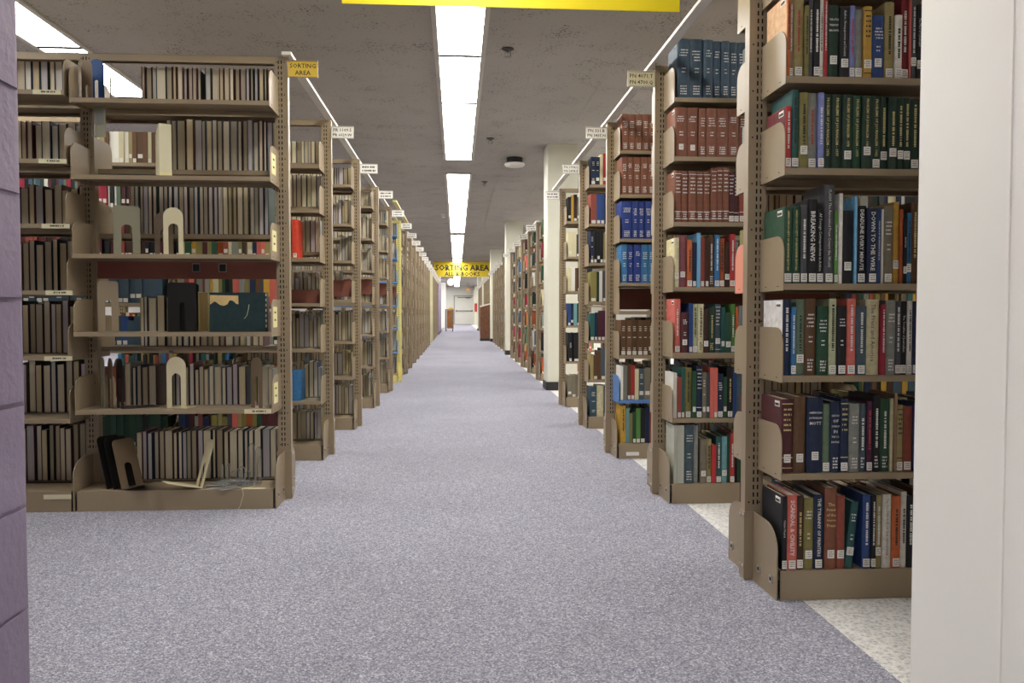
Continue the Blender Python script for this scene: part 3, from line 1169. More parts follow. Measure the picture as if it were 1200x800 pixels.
for i in range(2, 6):
    lv = L3F if i == 2 else GEN
    for z in [.095] + lv:
        fill_row(LX[i] - SL + .02, LX[i] - .02, LY[i] + SD + 2 * PD + .010, z, rl, 1, .17 if z > 1.8 else .23, DULL, wr=(.016, .04), gap=.03)
        if i < 4:
            fill_row(LX[i] - PITCH - SL + .02, LX[i] - PITCH - .02, LY[i] + .012, z, rl, 0, .22, BRIGHT)
for i in range(6, 16):
    for z in [.095] + GEN:
        fill_row(LX[i] - .45, LX[i] - .02, LY[i] + SD + 2 * PD + .010, z, rl, 1, .17 if z > 1.8 else .22, DULL, wr=(.02, .045), gap=.05)

# ---------------------------------------------------------------- building the books
def cover_mesh(wd, ht, dp):
    soft = wd < .013
    t = .0011 if soft else min(.0028, wd * .14)
    r = 0.0012 if soft else min(.007, .16 * wd)
    h2 = wd / 2
    A = [(-h2, dp), (-h2, r + .007), (-h2 + .0004, r), (-h2 * .72, r * .42), (-h2 * .3, r * .06), (h2 * .3, r * .06), (h2 * .72, r * .42), (h2 - .0004, r), (h2, r + .007), (h2, dp)]
    i2 = h2 - t
    B = [(-i2, dp), (-i2, r + .007), (-i2, r + t), (-i2 * .72, r * .42 + t), (-i2 * .3, r * .06 + t), (i2 * .3, r * .06 + t), (i2 * .72, r * .42 + t), (i2, r + t), (i2, r + .007), (i2, dp)]
    n = len(A)
    v = [(x, y, 0) for x, y in A] + [(x, y, 0) for x, y in B] + [(x, y, ht) for x, y in A] + [(x, y, ht) for x, y in B]
    f = []
    for i in range(n - 1):
        f.append((i, i + 1, i + 1 + 2 * n, i + 2 * n))
        f.append((n + i + 1, n + i, n + i + 3 * n - n, n + i + 1 + 2 * n))
        f.append((i, n + i, n + i + 1, i + 1))
        f.append((2 * n + i, 2 * n + i + 1, 3 * n + i + 1, 3 * n + i))
    f.append((0, 2 * n, 3 * n, n))
    f.append((n - 1, 2 * n - 1, 4 * n - 1, 3 * n - 1))
    mb = MB()
    mb.add(v, f)
    ins = 0 if soft else .0035
    return mb.mesh('book', M['cloth']), (t, r, ins)


PRM = {'w': 'white_print', 'g': 'gold_print', 'k': 'ink', 'r': 'red_print'}


def make_book(b):
    wd, ht, dp = b['w'], b['h'], b['d']
    me, (t, r, ins) = cover_mesh(wd, ht, dp)
    o = obj('book', me)
    o.color = lin(PAL[b['col']])
    rnd = random.Random(int(b['x'] * 1e4) + int(b['z'] * 1e3))
    up = abs(b['lean']) * wd / 2
    if b['face'] == 0:
        o.location = (b['x'] + wd / 2, b['y'], b['z'] + .0004 + up)
        o.rotation_euler = (0, b['lean'], 0)
    else:
        o.location = (b['x'] + wd / 2, b['y'] + dp, b['z'] + .0004 + up)
        o.rotation_euler = (0, b['lean'], PI)
    tag(o, b['label'], 'book', b.get('group'))
    p = MB().box(-wd / 2 + t, wd / 2 - t, r + t, dp - ins, ins * .8, ht - ins).build('pages', M['pages'], parent=o)
    p.color = lin(b.get('page') or rnd.choice(['cfc6ae', 'd8d2c0', 'b9ad90', 'e0dccf']))
    if b['face']:
        return o
    pr = b.get('print', '')
    st, ink = pr[:1], (pr[2:3] or 'w')
    txt = pr[4:] if len(pr) > 4 else None
    y = -.0005
    big = b['y'] < 4.2
    mb = MB()
    if st == 'V' and txt:
        lo = .30 if b.get('lab') in ('L2', 'L3') else .17
        size = min(wd * .46, .017) if txt.startswith('BREAK') else min(wd * .40, .0135)
        bold = .018 if txt.isupper() else .0
        put_text(mb, txt, -size * 0, ht * (lo + .95) / 2, y, size, ht * (.95 - lo), True, bold)
    elif st == 'H' and txt:
        lines = txt.split('/')
        size = min(.0095 if b['y'] < 3 else .0075, ht * .5 / (len(lines) * 1.7))
        zz = ht * (.80 if big else .74)
        for ln in lines:
            if len(ln) == 1:
                size_ = size * .6
            else:
                size_ = size
            put_text(mb, ln, 0, zz, y, size_, wd * .80, False, .02)
            zz -= size * 1.75
        if not big:
            for k in range(2):
                dashes(mb, -wd * .18, wd * .18, ht * (.5 - .06 * k), .005, y, rnd)
    elif st == 'b':
        dashes(mb, ht * .32, ht * rnd.uniform(.78, .93), 0, min(.008, wd * .36), y, rnd, True)
    elif st == 'D':
        lh = .0052 if big else .006
        for q in (.81, .765, .72) if rnd.random() < .6 else (.79, .74, .69, .64):
            dashes(mb, -wd * rnd.uniform(.2, .36), wd * rnd.uniform(.2, .36), ht * q, lh, y, rnd)
        for q in (.5, .44):
            dashes(mb, -wd * .16, wd * .16, ht * q, lh, y, rnd)
    elif st == 'B':
        for k in range(5):
            dashes(mb, -wd * .33, wd * .33, ht * (.86 - .07 * k), .0065, y, rnd)
        for q in (.93, .2, .06):
            mb.box(-wd * .46, wd * .46, -.0006, .002, ht * q, ht * q + .0025)
    if b.get('lab') == 'L3':
        for k in range(4):
            dashes(mb, -wd * .25, wd * .25, ht * (.20 - .043 * k), .006, y, rnd)
    if mb.v:
        mb.build('spine_lettering', M[PRM[ink]], parent=o)['kind'] = 'stuff'
    if b.get('lab') in ('L1', 'L2'):
        lw = min(wd * .43, .0105)
        lh = .026 if wd > .012 else .022
        z0 = .005 if b['lab'] == 'L1' else ht * rnd.uniform(.13, .2)
        mb = MB().box(-lw, lw, -.0009, .002, z0, z0 + lh, 0)
        for k in range(3 if big else 2):
            dashes(mb, -lw * .7, lw * .75, z0 + lh * (.78 - .25 * k), .0035 if big else .005, -.0013, rnd, False, 1)
        mb.build('call_label', M['paper'], M['faint_ink'], parent=o)
    if b.get('barcode'):
        c = b.get('cover')
        if c:
            q = MB().box(-wd / 2 - .0007, -wd / 2, .006, dp - .002, .002, ht - .002).build('front_cover', M['cloth'], parent=o)
            q.color = lin(c)
        mb = MB().box(-wd / 2 - .0012, -wd / 2, .018, .055, ht - .026, ht - .008)
        t0 = .021
        while t0 < .052:
            a = rnd.uniform(.0006, .0016)
            mb.box(-wd / 2 - .0016, -wd / 2 - .0012, t0, t0 + a, ht - .023, ht - .015, 1)
            t0 += a + rnd.uniform(.0008, .0016)
        mb.build('barcode_label', M['paper'], M['ink'], parent=o)
    return o


def px_of(b):
    x, y, z = b['x'] + b['w'] / 2, b['y'], b['z'] + b['h'] / 2 - .906
    ya, p = math.radians(3.871), math.radians(2.028)
    X = x * math.cos(ya) - y * math.sin(ya)
    D = x * math.sin(ya) + y * math.cos(ya)
    d = D * math.cos(p) - z * math.sin(p)
    return 600 + 960 * X / d, d


def weight(b):
    if b.get('auto'):
        return 0
    u, d = px_of(b)
    if u < 30 or u > 1086:
        return 0
    if b['y'] > 3.5 and b['x'] > 0:                    # hidden behind the range in front
        lim = {R2Y: 872, R3Y: 766, R4Y: 712, R5Y: 680}
        k = min(lim, key=lambda q: abs(q - b['y']))
        if u > lim[k]:
            return 0
    if 'KATE' in b.get('print', ''):
        return 1
    return b['w'] * b['h'] / d ** 2


seen = set()
for b in BOOKS:                                        # first book of each row on the nearest right range shows its front cover
    if not b.get('auto') and b['face'] == 0 and (b['y'] < 2.6 or b['y'] < 3.9) and (round(b['z'], 3), b['y'] < 2.6) not in seen:
        seen.add((round(b['z'], 3), b['y'] < 2.6))
        b['barcode'] = 1
        if b['y'] < 2.6:
            b['cover'] = {1.632: 'dcb48c', 1.352: '6a2b30', .709: 'dedbd6'}.get(round(b['z'], 3))
        elif round(b['z'], 3) == 1.025:
            b['cover'] = 'd8cf9f'
        elif round(b['z'], 3) == .095:
            b['cover'] = 'b4bfb8'
BOOKS.sort(key=lambda b: -weight(b))
N_SINGLE = 318
singles = [b for b in BOOKS[:N_SINGLE] if weight(b) > 0]
rest = BOOKS[len(singles):]
for b in singles:
    if len(b['label'].split()) > 16:
        print('LONG', b['label'])
    make_book(b)

# everything smaller or hidden further back: one mass of books
V, F, C = [], [], []
BOXF = [(0, 1, 3, 2), (4, 6, 7, 5), (0, 4, 5, 1), (2, 3, 7, 6), (0, 2, 6, 4), (1, 5, 7, 3)]


def mbox(x0, x1, y0, y1, z0, z1, c):
    n_ = len(V)
    V.extend((x, y, z) for x in (x0, x1) for y in (y0, y1) for z in (z0, z1))
    for q in BOXF:
        F.append(tuple(i + n_ for i in q))
        C.append(c)


rr = random.Random(3)
for b in rest:
    x0, x1, y0, z0 = b['x'], b['x'] + b['w'], b['y'], b['z'] + .0005
    y1, z1 = y0 + b['d'], z0 + b['h']
    c = lin(PAL[b['col']])
    k_ = rr.uniform(.85, 1.15)
    c = (c[0] * k_, c[1] * k_, c[2] * k_, 1)
    pg = lin(b.get('page') or (rr.choice(PAGE) if b['face'] else rr.choice(['cfc6ae', 'b9ad90', 'd8d2c0'])))
    t = .0025
    if b['face'] == 0:
        mbox(x0, x1, y0, y0 + .004, z0, z1, c)
        mbox(x0, x0 + t, y0 + .004, y1, z0, z1, c)
        mbox(x1 - t, x1, y0 + .004, y1, z0, z1, c)
        mbox(x0 + t, x1 - t, y0 + .004, y1 - .003, z0 + .002, z1 - .003, pg)
        if b.get('print', 'n')[0] in 'HBVD' or b.get('lab') == 'L3':
            ic = lin('c9c4b4')
            for q in (.80, .745, .69, .5, .2, .15):
                mbox(x0 + b['w'] * rr.uniform(.22, .3), x1 - b['w'] * rr.uniform(.22, .3), y0 - .0006, y0 + .001, z0 + b['h'] * q, z0 + b['h'] * q + .005, ic)
        if b.get('lab') and b['lab'] not in ('L0', 'L3'):
            zz = z0 + (.004 if rr.random() < .7 else .03)
            mbox(x0 + b['w'] * .14, x1 - b['w'] * .14, y0 - .0008, y0 + .001, zz, zz + .024, lin('dcd9cf'))
    else:
        mbox(x0, x1, y1 - .004, y1, z0, z1, c)
        mbox(x0, x0 + t, y0, y1 - .004, z0, z1, c)
        mbox(x1 - t, x1, y0, y1 - .004, z0, z1, c)
        mbox(x0 + t, x1 - t, y0 + .0035, y1 - .004, z0 + .002, z1 - .0035, pg)
me = bpy.data.meshes.new('shelved_books')
me.from_pydata(V, [], F)
me.materials.append(M['mass'])
at = me.attributes.new('tint', 'FLOAT_COLOR', 'FACE')
at.data.foreach_set('color', [q for c in C for q in c])
o = obj('shelved_books', me)
tag(o, 'small crowded books on the further and deeper shelves of all the bookcases', 'books', None, 'stuff')

# ---------------------------------------------------------------- signs at the bookcase ends
def range_sign(x0, x1, y, z0, z1, lines, label, card='card', ink='ink', dash=None):
    t = empty('range_sign', ((x0 + x1) / 2, y, z0))
    tag(t, label, 'sign', 'call number signs at the bookcase ends')
    w2, h_ = (x1 - x0) / 2, z1 - z0
    MB().box(-w2, w2, 0, .006, 0, h_).box(-w2, w2, -.006, 0, -.002, .003).box(-w2, w2, -.006, 0, h_ - .003, h_ + .002).build('sign_holder', M['trim' if card != 'yellow_card' else 'taupe'], parent=t)
    MB().box(-w2 + .003, w2 - .003, -.003, -.001, .004, h_ - .004).build('card', M[card], parent=t)
    mb = MB()
    if lines:
        for k, ln in enumerate(lines):
            put_text(mb, ln, 0, h_ * (.70 - .42 * k), -.0036, h_ * .27, w2 * 1.7, False, .012)
    else:
        rnd = random.Random(dash)
        for k in range(2):
            dashes(mb, -w2 * .75, w2 * .75, h_ * (.68 - .38 * k), h_ * .2, -.0036, rnd)
    mb.build('sign_lettering', M[ink], parent=t)


yo = SD + PD - .036
LT = [['SORTING', 'AREA'], ['PR 1109.5', 'PR 6029.W'], ['PR 601.C', 'PR 1109.P'], ['PR 21.8', 'PQ 9697'], ['PQ 7297', 'PQ 8180']]
for k in range(22):
    xs_ = LX[k] + .013 + .035
    if k == 0:
        range_sign(xs_, xs_ + .142, LY[0] + yo, 2.022, 2.100, LT[0], 'yellow SORTING AREA tag on end post of nearest left bookcase', 'yellow_card')
    else:
        lab = f'white card tag reading {" ".join(LT[k])} on a left bookcase end' if k < 2 else f'small pale tag on end post of the {ORD[k]} left bookcase'
        range_sign(xs_, xs_ + .137, LY[k] + yo, 1.995, 2.068, LT[k] if k < 2 else None, lab, 'paper', dash=k)
RT = [['PN 4071.T', 'PN 4700.Q'], ['PN 331.B', 'PN 3435.N'], ['PN 1994.C', 'PN 2478.Z'], ['PN 1009', 'PN 1993.A']]
for k, (y, xe) in enumerate(((R2Y, 1.014), (R3Y, 1.0), (R4Y, 1.022), (R5Y, 1.047))):
    xs_ = xe - .013 - .035
    range_sign(xs_ - .135, xs_, y + yo, 2.003, 2.075, RT[k] if k < 3 else None, f'{"yellowish" if k == 0 else "white"} card tag reading {" ".join(RT[k])} on a right bookcase end' if k < 3 else 'small pale card tag in front of the cream column', 'card' if k == 0 else 'paper')
for k, y in enumerate(ry):
    range_sign(.925, 1.062, y + yo, 2.0, 2.072, None, f'small pale tag on end post of the {ORD[k]} bookcase beyond the cream column', 'paper', dash=50 + k)


def hanging_sign(x0, x1, y, z0, z1, lines, label, mt, sizes):
    t = empty('hanging_sign', ((x0 + x1) / 2, y, z0))
    tag(t, label, 'sign', 'yellow hanging signs')
    w2, h_ = (x1 - x0) / 2, z1 - z0
    MB().box(-w2, w2, -.003, .003, 0, h_).build('panel', mt, parent=t)
    MB().box(-w2, w2, -.012, .012, h_, h_ + .03).build('hanger_rail', M['yellow_sign'], parent=t)
    for xx in (-w2 * .7, w2 * .7):
        MB().box(xx - .004, xx + .004, -.004, .004, h_ + .03, H - z0).build('hanger_rod', M['steel_grey'], parent=t)
    if lines:
        mb = MB()
        for ln, (zc, sz, mw) in zip(lines, sizes):
            put_text(mb, ln, 0, h_ * zc, -.0045, sz, mw, False, .03)
        mb.build('sign_lettering', M['ink'], parent=t)


hanging_sign(-.50, 1.01, 3.70, 2.265, 2.68, None, 'yellow sign hanging across the aisle, only its lower edge in view', M['yellow_sign'], [])
hanging_sign(-.86, 1.30, 31.2, 2.26, 2.78, ['SORTING AREA', 'ALL R-BOOKS'], 'translucent yellow SORTING AREA sign hanging far down the aisle', M['acrylic'], [(.66, .25, 2.05), (.20, .15, 1.35)])

# ---------------------------------------------------------------- tie bars along the bookcase tops
def tie_bar(x, y0, y1, label, mt='white_steel', z=2.108):
    t = empty('tie_bar', (x, y0, z))
    tag(t, label, 'bracing bar')
    L_ = y1 - y0
    MB().box(-.022, .022, 0, L_, -.012, .003).build('channel', M[mt], parent=t)
    y = .03
    while y < L_:
        MB().cyl((0, y, -.016), .006, .024, 'z', 8).build('bolt', M['zinc'], parent=t)
        y += 1.31


tie_bar(.968, 2.62, 8.1, 'white steel bar tying the near right bookcase tops together', z=2.123)
tie_bar(1.08, 10.9, 16.5, 'white steel bar over the right bookcases beyond the first cream column', z=2.123)
tie_bar(-.800, 3.98, 12.3, 'white steel bar tying the near left bookcase tops together', z=2.135)
tie_bar(-.745, 12.5, 31.9, 'white steel bar over the far left bookcases', z=2.123)
tie_bar(-.69, 9.3, 12.2, 'yellow steel bar beside the white one at the yellow bookcase', 'yellow_steel', z=2.16)

# ---------------------------------------------------------------- shelf labels and notes on the nearest left bookcase
lr = RACKS[[i for i, q in enumerate(RACKS) if q[1] == -1][0]][0]
ox, oy = lr.location.x, lr.location.y


def LXP(px, y=3.81):
    return (-.842 + (px - 319) * .003775) * y / 3.812


def on_rack(name, mb, *mats):
    for i, v in enumerate(mb.v):
        mb.v[i] = (v[0] - ox, v[1] - oy, v[2])
    return mb.build(name, *mats, parent=lr)


rl2 = random.Random(8)
for x0, x1, z in ((45, 77, L1B[5]), (50, 82, L1B[4]), (52, 84, L1B[3]), (55, 86, L1B[2]), (52, 84, L1B[1]), (285, 317, L1A[0])):
    a, c = LXP(x0), LXP(x1)
    mb = MB().box(a, c, LY[0] - .003, LY[0] + .001, z - .021, z - .001)
    dashes(mb, a + (c - a) * .3, c - (c - a) * .2, z - .010, .008, LY[0] - .0036, rl2, False, 1)
    on_rack('shelf_label', mb, M['card'], M['ink'])
for x0, x1, z0 in ((48, 80, .062), ):
    on_rack('shelf_label', MB().box(LXP(x0), LXP(x1), LY[0] - .003, LY[0] + .001, z0, z0 + .02), M['card'])
on_rack('shelf_label', MB().box(LXP(280), LXP(308), LY[0] + .002, LY[0] + .022, .095, .0965), M['card'])
for z in (L1A[3], L1A[2], L1A[1], L1A[0]):
    xb = LX[0] + .0016
    mb = MB().box(xb, xb + .001, LY[0] + .03, LY[0] + .115, z + .02, z + .115)
    for k in range(2):
        mb.box(xb + .001, xb + .0016, LY[0] + .055, LY[0] + .085, z + .05 + .035 * k, z + .058 + .035 * k, 1)
    on_rack('paper_note', mb, M['yellow_note'], M['ink'])
for px in (232, 263):
    x = LXP(px, 4.05)
    y = oy - .005
    mb = MB().box(x - .018, x + .018, y - .002, y, 1.100, 1.140).box(x - .0155, x + .0155, y - .0026, y - .002, 1.1025, 1.1375, 1)
    on_rack('framed_tag', mb, M['trim'], M['ink'])
r3 = RACKS[2][0]
MB().box(.03, .11, -.001, .001, .02, .042).build('shelf_label', M['paper'], parent=r3, loc=(.03, R3Y - r3.location.y - .001, 0))

# ---------------------------------------------------------------- bookends and odds on the bare front shelves
def bookend(px, y, z, wd, ht, rz, mt, label, rnd_top=.5, slot=(.3, .55), lean=0.0, base=.1, base_side=1, thick=.002, base_mt=None):
    """bent steel plate: an upright with a tongue cut out of it, folded forward as the foot"""
    t = empty('bookend', (LXP(px, y), y, z + .0006))
    t.rotation_euler = (lean, 0, rz)
    tag(t, label, 'bookend', 'metal bookends on the nearest left bookcase')
    h2 = wd / 2
    sw = wd * slot[0] / 2
    sh = ht * slot[1]
    r = wd * rnd_top * .98
    top = [(h2 - r + r * math.cos(a), ht - r + r * math.sin(a)) for a in [k * PI / 2 / 6 for k in range(7)]]
    top += [(-h2 + r - r * math.sin(a), ht - r + r * math.cos(a)) for a in [k * PI / 2 / 6 for k in range(7)]]
    arch = [(-sw * math.cos(a), sh - sw + sw * math.sin(a)) for a in [k * PI / 8 for k in range(9)]]
    poly = [(h2, 0)] + top + [(-h2, 0), (-sw, 0)] + arch + [(sw, 0)]
    MB().prism(poly, -thick / 2, thick / 2, 'y').build('upright', M[mt], parent=t)
    y0, y1 = (0, base) if base_side > 0 else (-base, 0)
    MB().box(-h2, h2, y0, y1, 0, .0016).build('foot', M[base_mt or mt], parent=t)


zA = L1A
bookend(107, 3.88, zA[4], .07, .185, -.5, 'brown_plate', 'brown-grey bookend at the end of the top shelf, beside the blue one', slot=(.25, .4), base=.03)
bookend(118, 3.955, zA[4], .07, .212, -.05, 'blue_plate', 'dark blue slotted bookend on the top shelf', slot=(.22, .55), rnd_top=.5, base=.04)
bookend(134, 3.93, zA[4], .06, .14, -1.1, 'grey_plate', 'low grey bookend just right of the dark blue one', slot=(.2, .3), base=.03)
bookend(150, 3.87, zA[2], .112, .222, .42, 'grey_plate', 'wide grey-green arched bookend alone on the third shelf', rnd_top=.12, slot=(.42, .62), base=.12)
bookend(204, 3.86, zA[2], .085, .215, .25, 'cream_plate', 'cream arched bookend of the close pair on the third shelf', slot=(.5, .66), base=.04)
bookend(193, 3.945, zA[2], .08, .205, .35, 'brown_plate', 'tan bookend tucked behind the cream arched one', slot=(.45, .6), base=.05)
bookend(127, 3.88, zA[1], .085, .232, .35, 'taupe', 'taupe bookend with a pen-like slot, left end of the fourth shelf', rnd_top=.15, slot=(.3, .62), base=.09)
bookend(213, 3.87, zA[1], .125, .226, .12, 'black_plate', 'broad black bookend on the fourth shelf beside the torn green book', rnd_top=.08, slot=(.18, .6), base=.05)
bookend(220, 3.95, zA[1], .10, .222, .12, 'black_plate', 'second black bookend standing behind the broad black one', rnd_top=.08, slot=(.2, .6), base=.05)
bookend(119, 3.90, zA[0], .06, .235, -.9, 'grey_plate', 'grey bookend leftmost of the dark cluster on the fifth shelf', slot=(.3, .6), base=.018)
bookend(128, 3.89, zA[0], .07, .232, -.9, 'brown_plate', 'brown bookend in the middle of the dark cluster, fifth shelf', slot=(.3, .6), base=.022)
bookend(139, 3.88, zA[0], .10, .230, -.9, 'black_plate', 'black-brown bookend in front of the dark cluster, fifth shelf', slot=(.3, .6), base=.16)
bookend(205, 3.86, zA[0], .098, .238, -.25, 'cream_plate', 'cream round-topped bookend in the middle of the fifth shelf', slot=(.46, .68), base=.09, base_side=1)
bookend(300, 3.86, zA[0], .07, .236, -.55, 'brown_plate', 'tan round-topped bookend near the post on the fifth shelf', slot=(.36, .62), base=.045, base_mt='cream_plate')
# bottom shelf: tipped bookends, built lying over
def tipped(px, y, z, wd, ht, tilt, rz, mt, label, foot=.13):
    t = empty('bookend', (LXP(px, y), y, z + .0008))
    t.rotation_euler = (0, 0, rz)
    tag(t, label, 'bookend', 'metal bookends on the nearest left bookcase')
    ca, sa = math.cos(tilt), math.sin(tilt)
    h2 = wd / 2
    r = .022
    arc = [(h2 - r + r * math.cos(a), ht - r + r * math.sin(a)) for a in [k * PI / 10 for k in range(6)]] + [(-h2 + r - r * math.sin(a), ht - r + r * math.cos(a)) for a in [k * PI / 10 for k in range(6)]]
    sw = wd * .17
    arch = [(-sw * math.cos(a), ht * .52 - sw + sw * math.sin(a)) for a in [k * PI / 8 for k in range(9)]]
    poly = [(h2, 0)] + arc + [(-h2, 0), (-sw, 0)] + arch + [(sw, 0)]
    mb = MB().prism(poly, -.001, .001, 'x')
    # plate stands in local y-z, tilts in x; its foot leaves at a right angle
    mb.v = [(x * ca - z_ * sa, y_, x * sa + z_ * ca) for x, y_, z_ in mb.v]
    mb.build('upright', M[mt], parent=t)
    mb = MB().box(0, foot, -h2, h2, -.0008, .0008)
    mb.v = [(x * ca - z_ * sa, y_, x * sa + z_ * ca + .001) for x, y_, z_ in mb.v]
    mb.build('foot', M[mt], parent=t)


tipped(135, 3.90, .095, .12, .245, .28, -.50, 'black_plate', 'black bookend tipped against the brown one on the bottom shelf', .02)
tipped(143, 3.89, .095, .12, .24, .28, -.50, 'black_plate', 'black bookend between the two tipped ones on bottom shelf', .02)
tipped(152, 3.88, .095, .12, .232, .28, -.50, 'brown_plate', 'brown arched bookend tipped over on the bottom shelf', .15)
t = tipped(230, 3.87, .095, .09, .225, -.27, .62, 'cream_plate', 'cream bookend tipped to the right on the bottom shelf', -.16)
# tangle of wire bookends by the post
wr_ = random.Random(21)
for k in range(12):
    px = 260 + k * 4.0
    t = empty('wire_bookend', (LXP(px, 3.9), 3.86 + wr_.uniform(0, .07), .0975 + .0045 * (k % 5)))
    t.rotation_euler = (0, 0, wr_.uniform(-.6, .9))
    tag(t, 'bent wire bookend in the tangle on the bottom shelf', 'bookend', 'tangled wire bookends on the bottom shelf')
    hh, ww, ff = wr_.uniform(.05, .13), wr_.uniform(.035, .05), wr_.uniform(.06, .11)
    if k > 7:
        hh += .05
    MB().tube([(-ff, -ww / 2, 0), (0, -ww / 2, 0), (0, -ww / 2, hh * .9), (0, -ww / 4, hh), (0, ww / 4, hh), (0, ww / 2, hh * .9), (0, ww / 2, 0), (-ff, ww / 2, 0)], .0021, 6).build('wire_loop', M['wire'], parent=t)
    MB().box(-ff, -ff * .35, -ww * .35, ww * .35, -.001, .0012).build('foot_plate', M['wire'], parent=t)
t = empty('string', (LXP(282), LY[0] - .006, .0012))
tag(t, 'loose yellowed string hanging over the kick plate of the bottom shelf', 'string')
MB().tube([(-.05, .055, .100), (-.03, .03, .0985), (-.005, .008, .0985), (.0, -.0, .094), (.004, -.002, .07), (-.004, -.002, .045), (-.010, -.003, .02), (-.02, -.006, .003)], .0012, 5).build('long_end', M['card'], parent=t)
MB().tube([(.05, .06, .1), (.03, .03, .0985), (.0, .006, .0985)], .0012, 5).build('short_end', M['card'], parent=t)
# cream box, hanging card holder, torn green atlas, tan book
t = empty('file_box', (LXP(194, 3.88), 3.88, L1A[3] + .0005))
t.rotation_euler = (0, 0, .5)
tag(t, 'narrow cream cardboard file box standing on the second shelf', 'box')
MB().prism([(-.05, 0), (.05, 0), (.05, .20), (-.02, .235), (-.05, .235)], -.026, .026, 'x').build('body', M['card'], parent=t)
MB().box(-.0265, .0265, -.0515, -.0495, 0, .015).build('edge_tape', M['yellow_note'], parent=t)
t = empty('card_holder', (LXP(121, 3.86), 3.86, L1A[4] - .165))
t.rotation_euler = (0, 0, -.35)
tag(t, 'grey card in a wire holder hanging below the top shelf', 'card holder')
MB().box(-.03, .03, 0, .003, 0, .14).box(-.022, .022, -.001, 0, .055, .115, 1).build('card', M['grey_plate'], M['steel_grey'], parent=t)
MB().tube([(-.034, 0, .142), (-.04, -.004, .06), (-.038, -.006, .01), (-.028, -.006, .0), (-.022, -.006, .012), (-.024, -.002, .06)], .0014).build('wire_loop', M['wire'], parent=t)
b = dict(x=LXP(232, 3.9), y=3.90, z=L1A[1], w=.046, h=.185, d=.16, col='tan', face=1, lean=0, label='tan book showing its page edges, between black bookend and torn green book', page='8f7a4e', group=None)
make_book(b)
t = empty('book', (LXP(279, 3.84), 3.838, L1A[1] + .0006))
tag(t, 'dark green oblong book with torn cream label, propped on the fourth shelf', 'book')
mb = MB()
for y0 in (0, .030):
    mb.box(-.128, .128, y0, y0 + .003, 0, .180)
mb.box(.125, .128, .003, .030, 0, .180)
q = mb.build('cover', M['cloth'], parent=t)
q.color = lin('1c3133')
q = MB().box(-.124, .124, .003, .030, .003, .177).build('pages', M['pages'], parent=t)
q.color = lin('b9a878')
tr_ = random.Random(4)
pts = [(-.126, .126)] + [(-.126 + .0083 * k + .004, .128 + .012 * math.sin(k * .7) + tr_.uniform(-.004, .004) + (.006 if k > 9 else 0)) for k in range(16)] + [(.002, .166), (-.126, .168)]
MB().prism(pts, -.0008, 0, 'y').build('torn_label', M['tan_label'], parent=t)
mb = MB()
for a, c in (((.04, .075), (.046, .10)), ((.046, .10), (.05, .125)), ((.028, .06), (.04, .075))):
    mb.add([(a[0] - .0012, -.0006, a[1]), (a[0] + .0012, -.0006, a[1]), (c[0] + .0012, -.0006, c[1]), (c[0] - .0012, -.0006, c[1])], [(0, 1, 2, 3)])
for k in range(7):
    mb.box(.1285 - .004, .1285, -.0007, .0, .02 + .024 * k, .02 + .024 * k + .012)
mb.build('worn_scratch', M['card'], parent=t)
# orange-red binder and small pieces on the second left bookcase
b = dict(x=-.995, y=LY[1] + .014, z=L2F[3], w=.036, h=.235, d=.16, col='red', face=0, lean=0, label='orange-red binder on the second left bookcase behind the nearest post', print='n w', lab='L1', group=None)
PAL['red'] = 'e0492f'
make_book(b)
b = dict(x=-1.005, y=LY[1] + .014, z=L2F[0], w=.055, h=.19, d=.16, col='bright blue', face=0, lean=0, label='bright blue book low on the second left bookcase behind the nearest post', print='n w', lab='', group=None)
make_book(b)

# ---------------------------------------------------------------- ceiling fittings
def sprinkler(x, y, label, mt='steel_grey'):
    t = empty('sprinkler_head', (x, y, H))
    tag(t, label, 'sprinkler', 'ceiling sprinklers')
    MB().cyl((0, 0, -.006), .045, .006, 'z', 20).build('escutcheon', M['black' if mt == 'steel_grey' else mt], parent=t)
    MB().cyl((0, 0, -.03), .009, .026, 'z', 10).box(-.022, -.017, -.004, .004, -.055, -.018).box(.017, .022, -.004, .004, -.055, -.018).box(-.022, .022, -.004, .004, -.022, -.016).build('yoke', M[mt], parent=t)
    MB().cyl((0, 0, -.06), .028, .004, 'z', 14).build('deflector', M[mt], parent=t)


sprinkler(.38, 6.07, 'dark sprinkler head nearest the camera, right of the light strip')
sprinkler(.38, 9.18, 'second sprinkler head along the right side of the light strip')
sprinkler(.42, 12.2, 'third small sprinkler head along the right side of the light strip')
sprinkler(-.26, 16.3, 'white guarded sprinkler left of the light strip', 'white_steel')
t = empty('smoke_detector', (.73, 10.31, H))
tag(t, 'white dome smoke detector on a dark ceiling box', 'detector')
MB().cyl((0, 0, -.07), .10, .07, 'z', 24).build('dark_box', M['black'], parent=t)
mb = MB()
n_ = 24
prof = [(.0001, -.0702), (.125, -.0702), (.13, -.085), (.115, -.105), (.07, -.116), (.0001, -.118)]
for i, (r_, z_) in enumerate(prof):
    mb.v += [(r_ * math.cos(2 * PI * k / n_), r_ * math.sin(2 * PI * k / n_), z_) for k in range(n_)]
for i in range(len(prof) - 1):
    mb.add([], [(i * n_ + k, i * n_ + (k + 1) % n_, (i + 1) * n_ + (k + 1) % n_, (i + 1) * n_ + k) for k in range(n_)])
mb.f = [tuple(q) for q in mb.f]
mb.f = [(i * n_ + k, i * n_ + (k + 1) % n_, (i + 1) * n_ + (k + 1) % n_, (i + 1) * n_ + k) for i in range(len(prof) - 1) for k in range(n_)]
mb.m = [0] * len(mb.f)
mb.build('dome', M['white_steel'], parent=t)

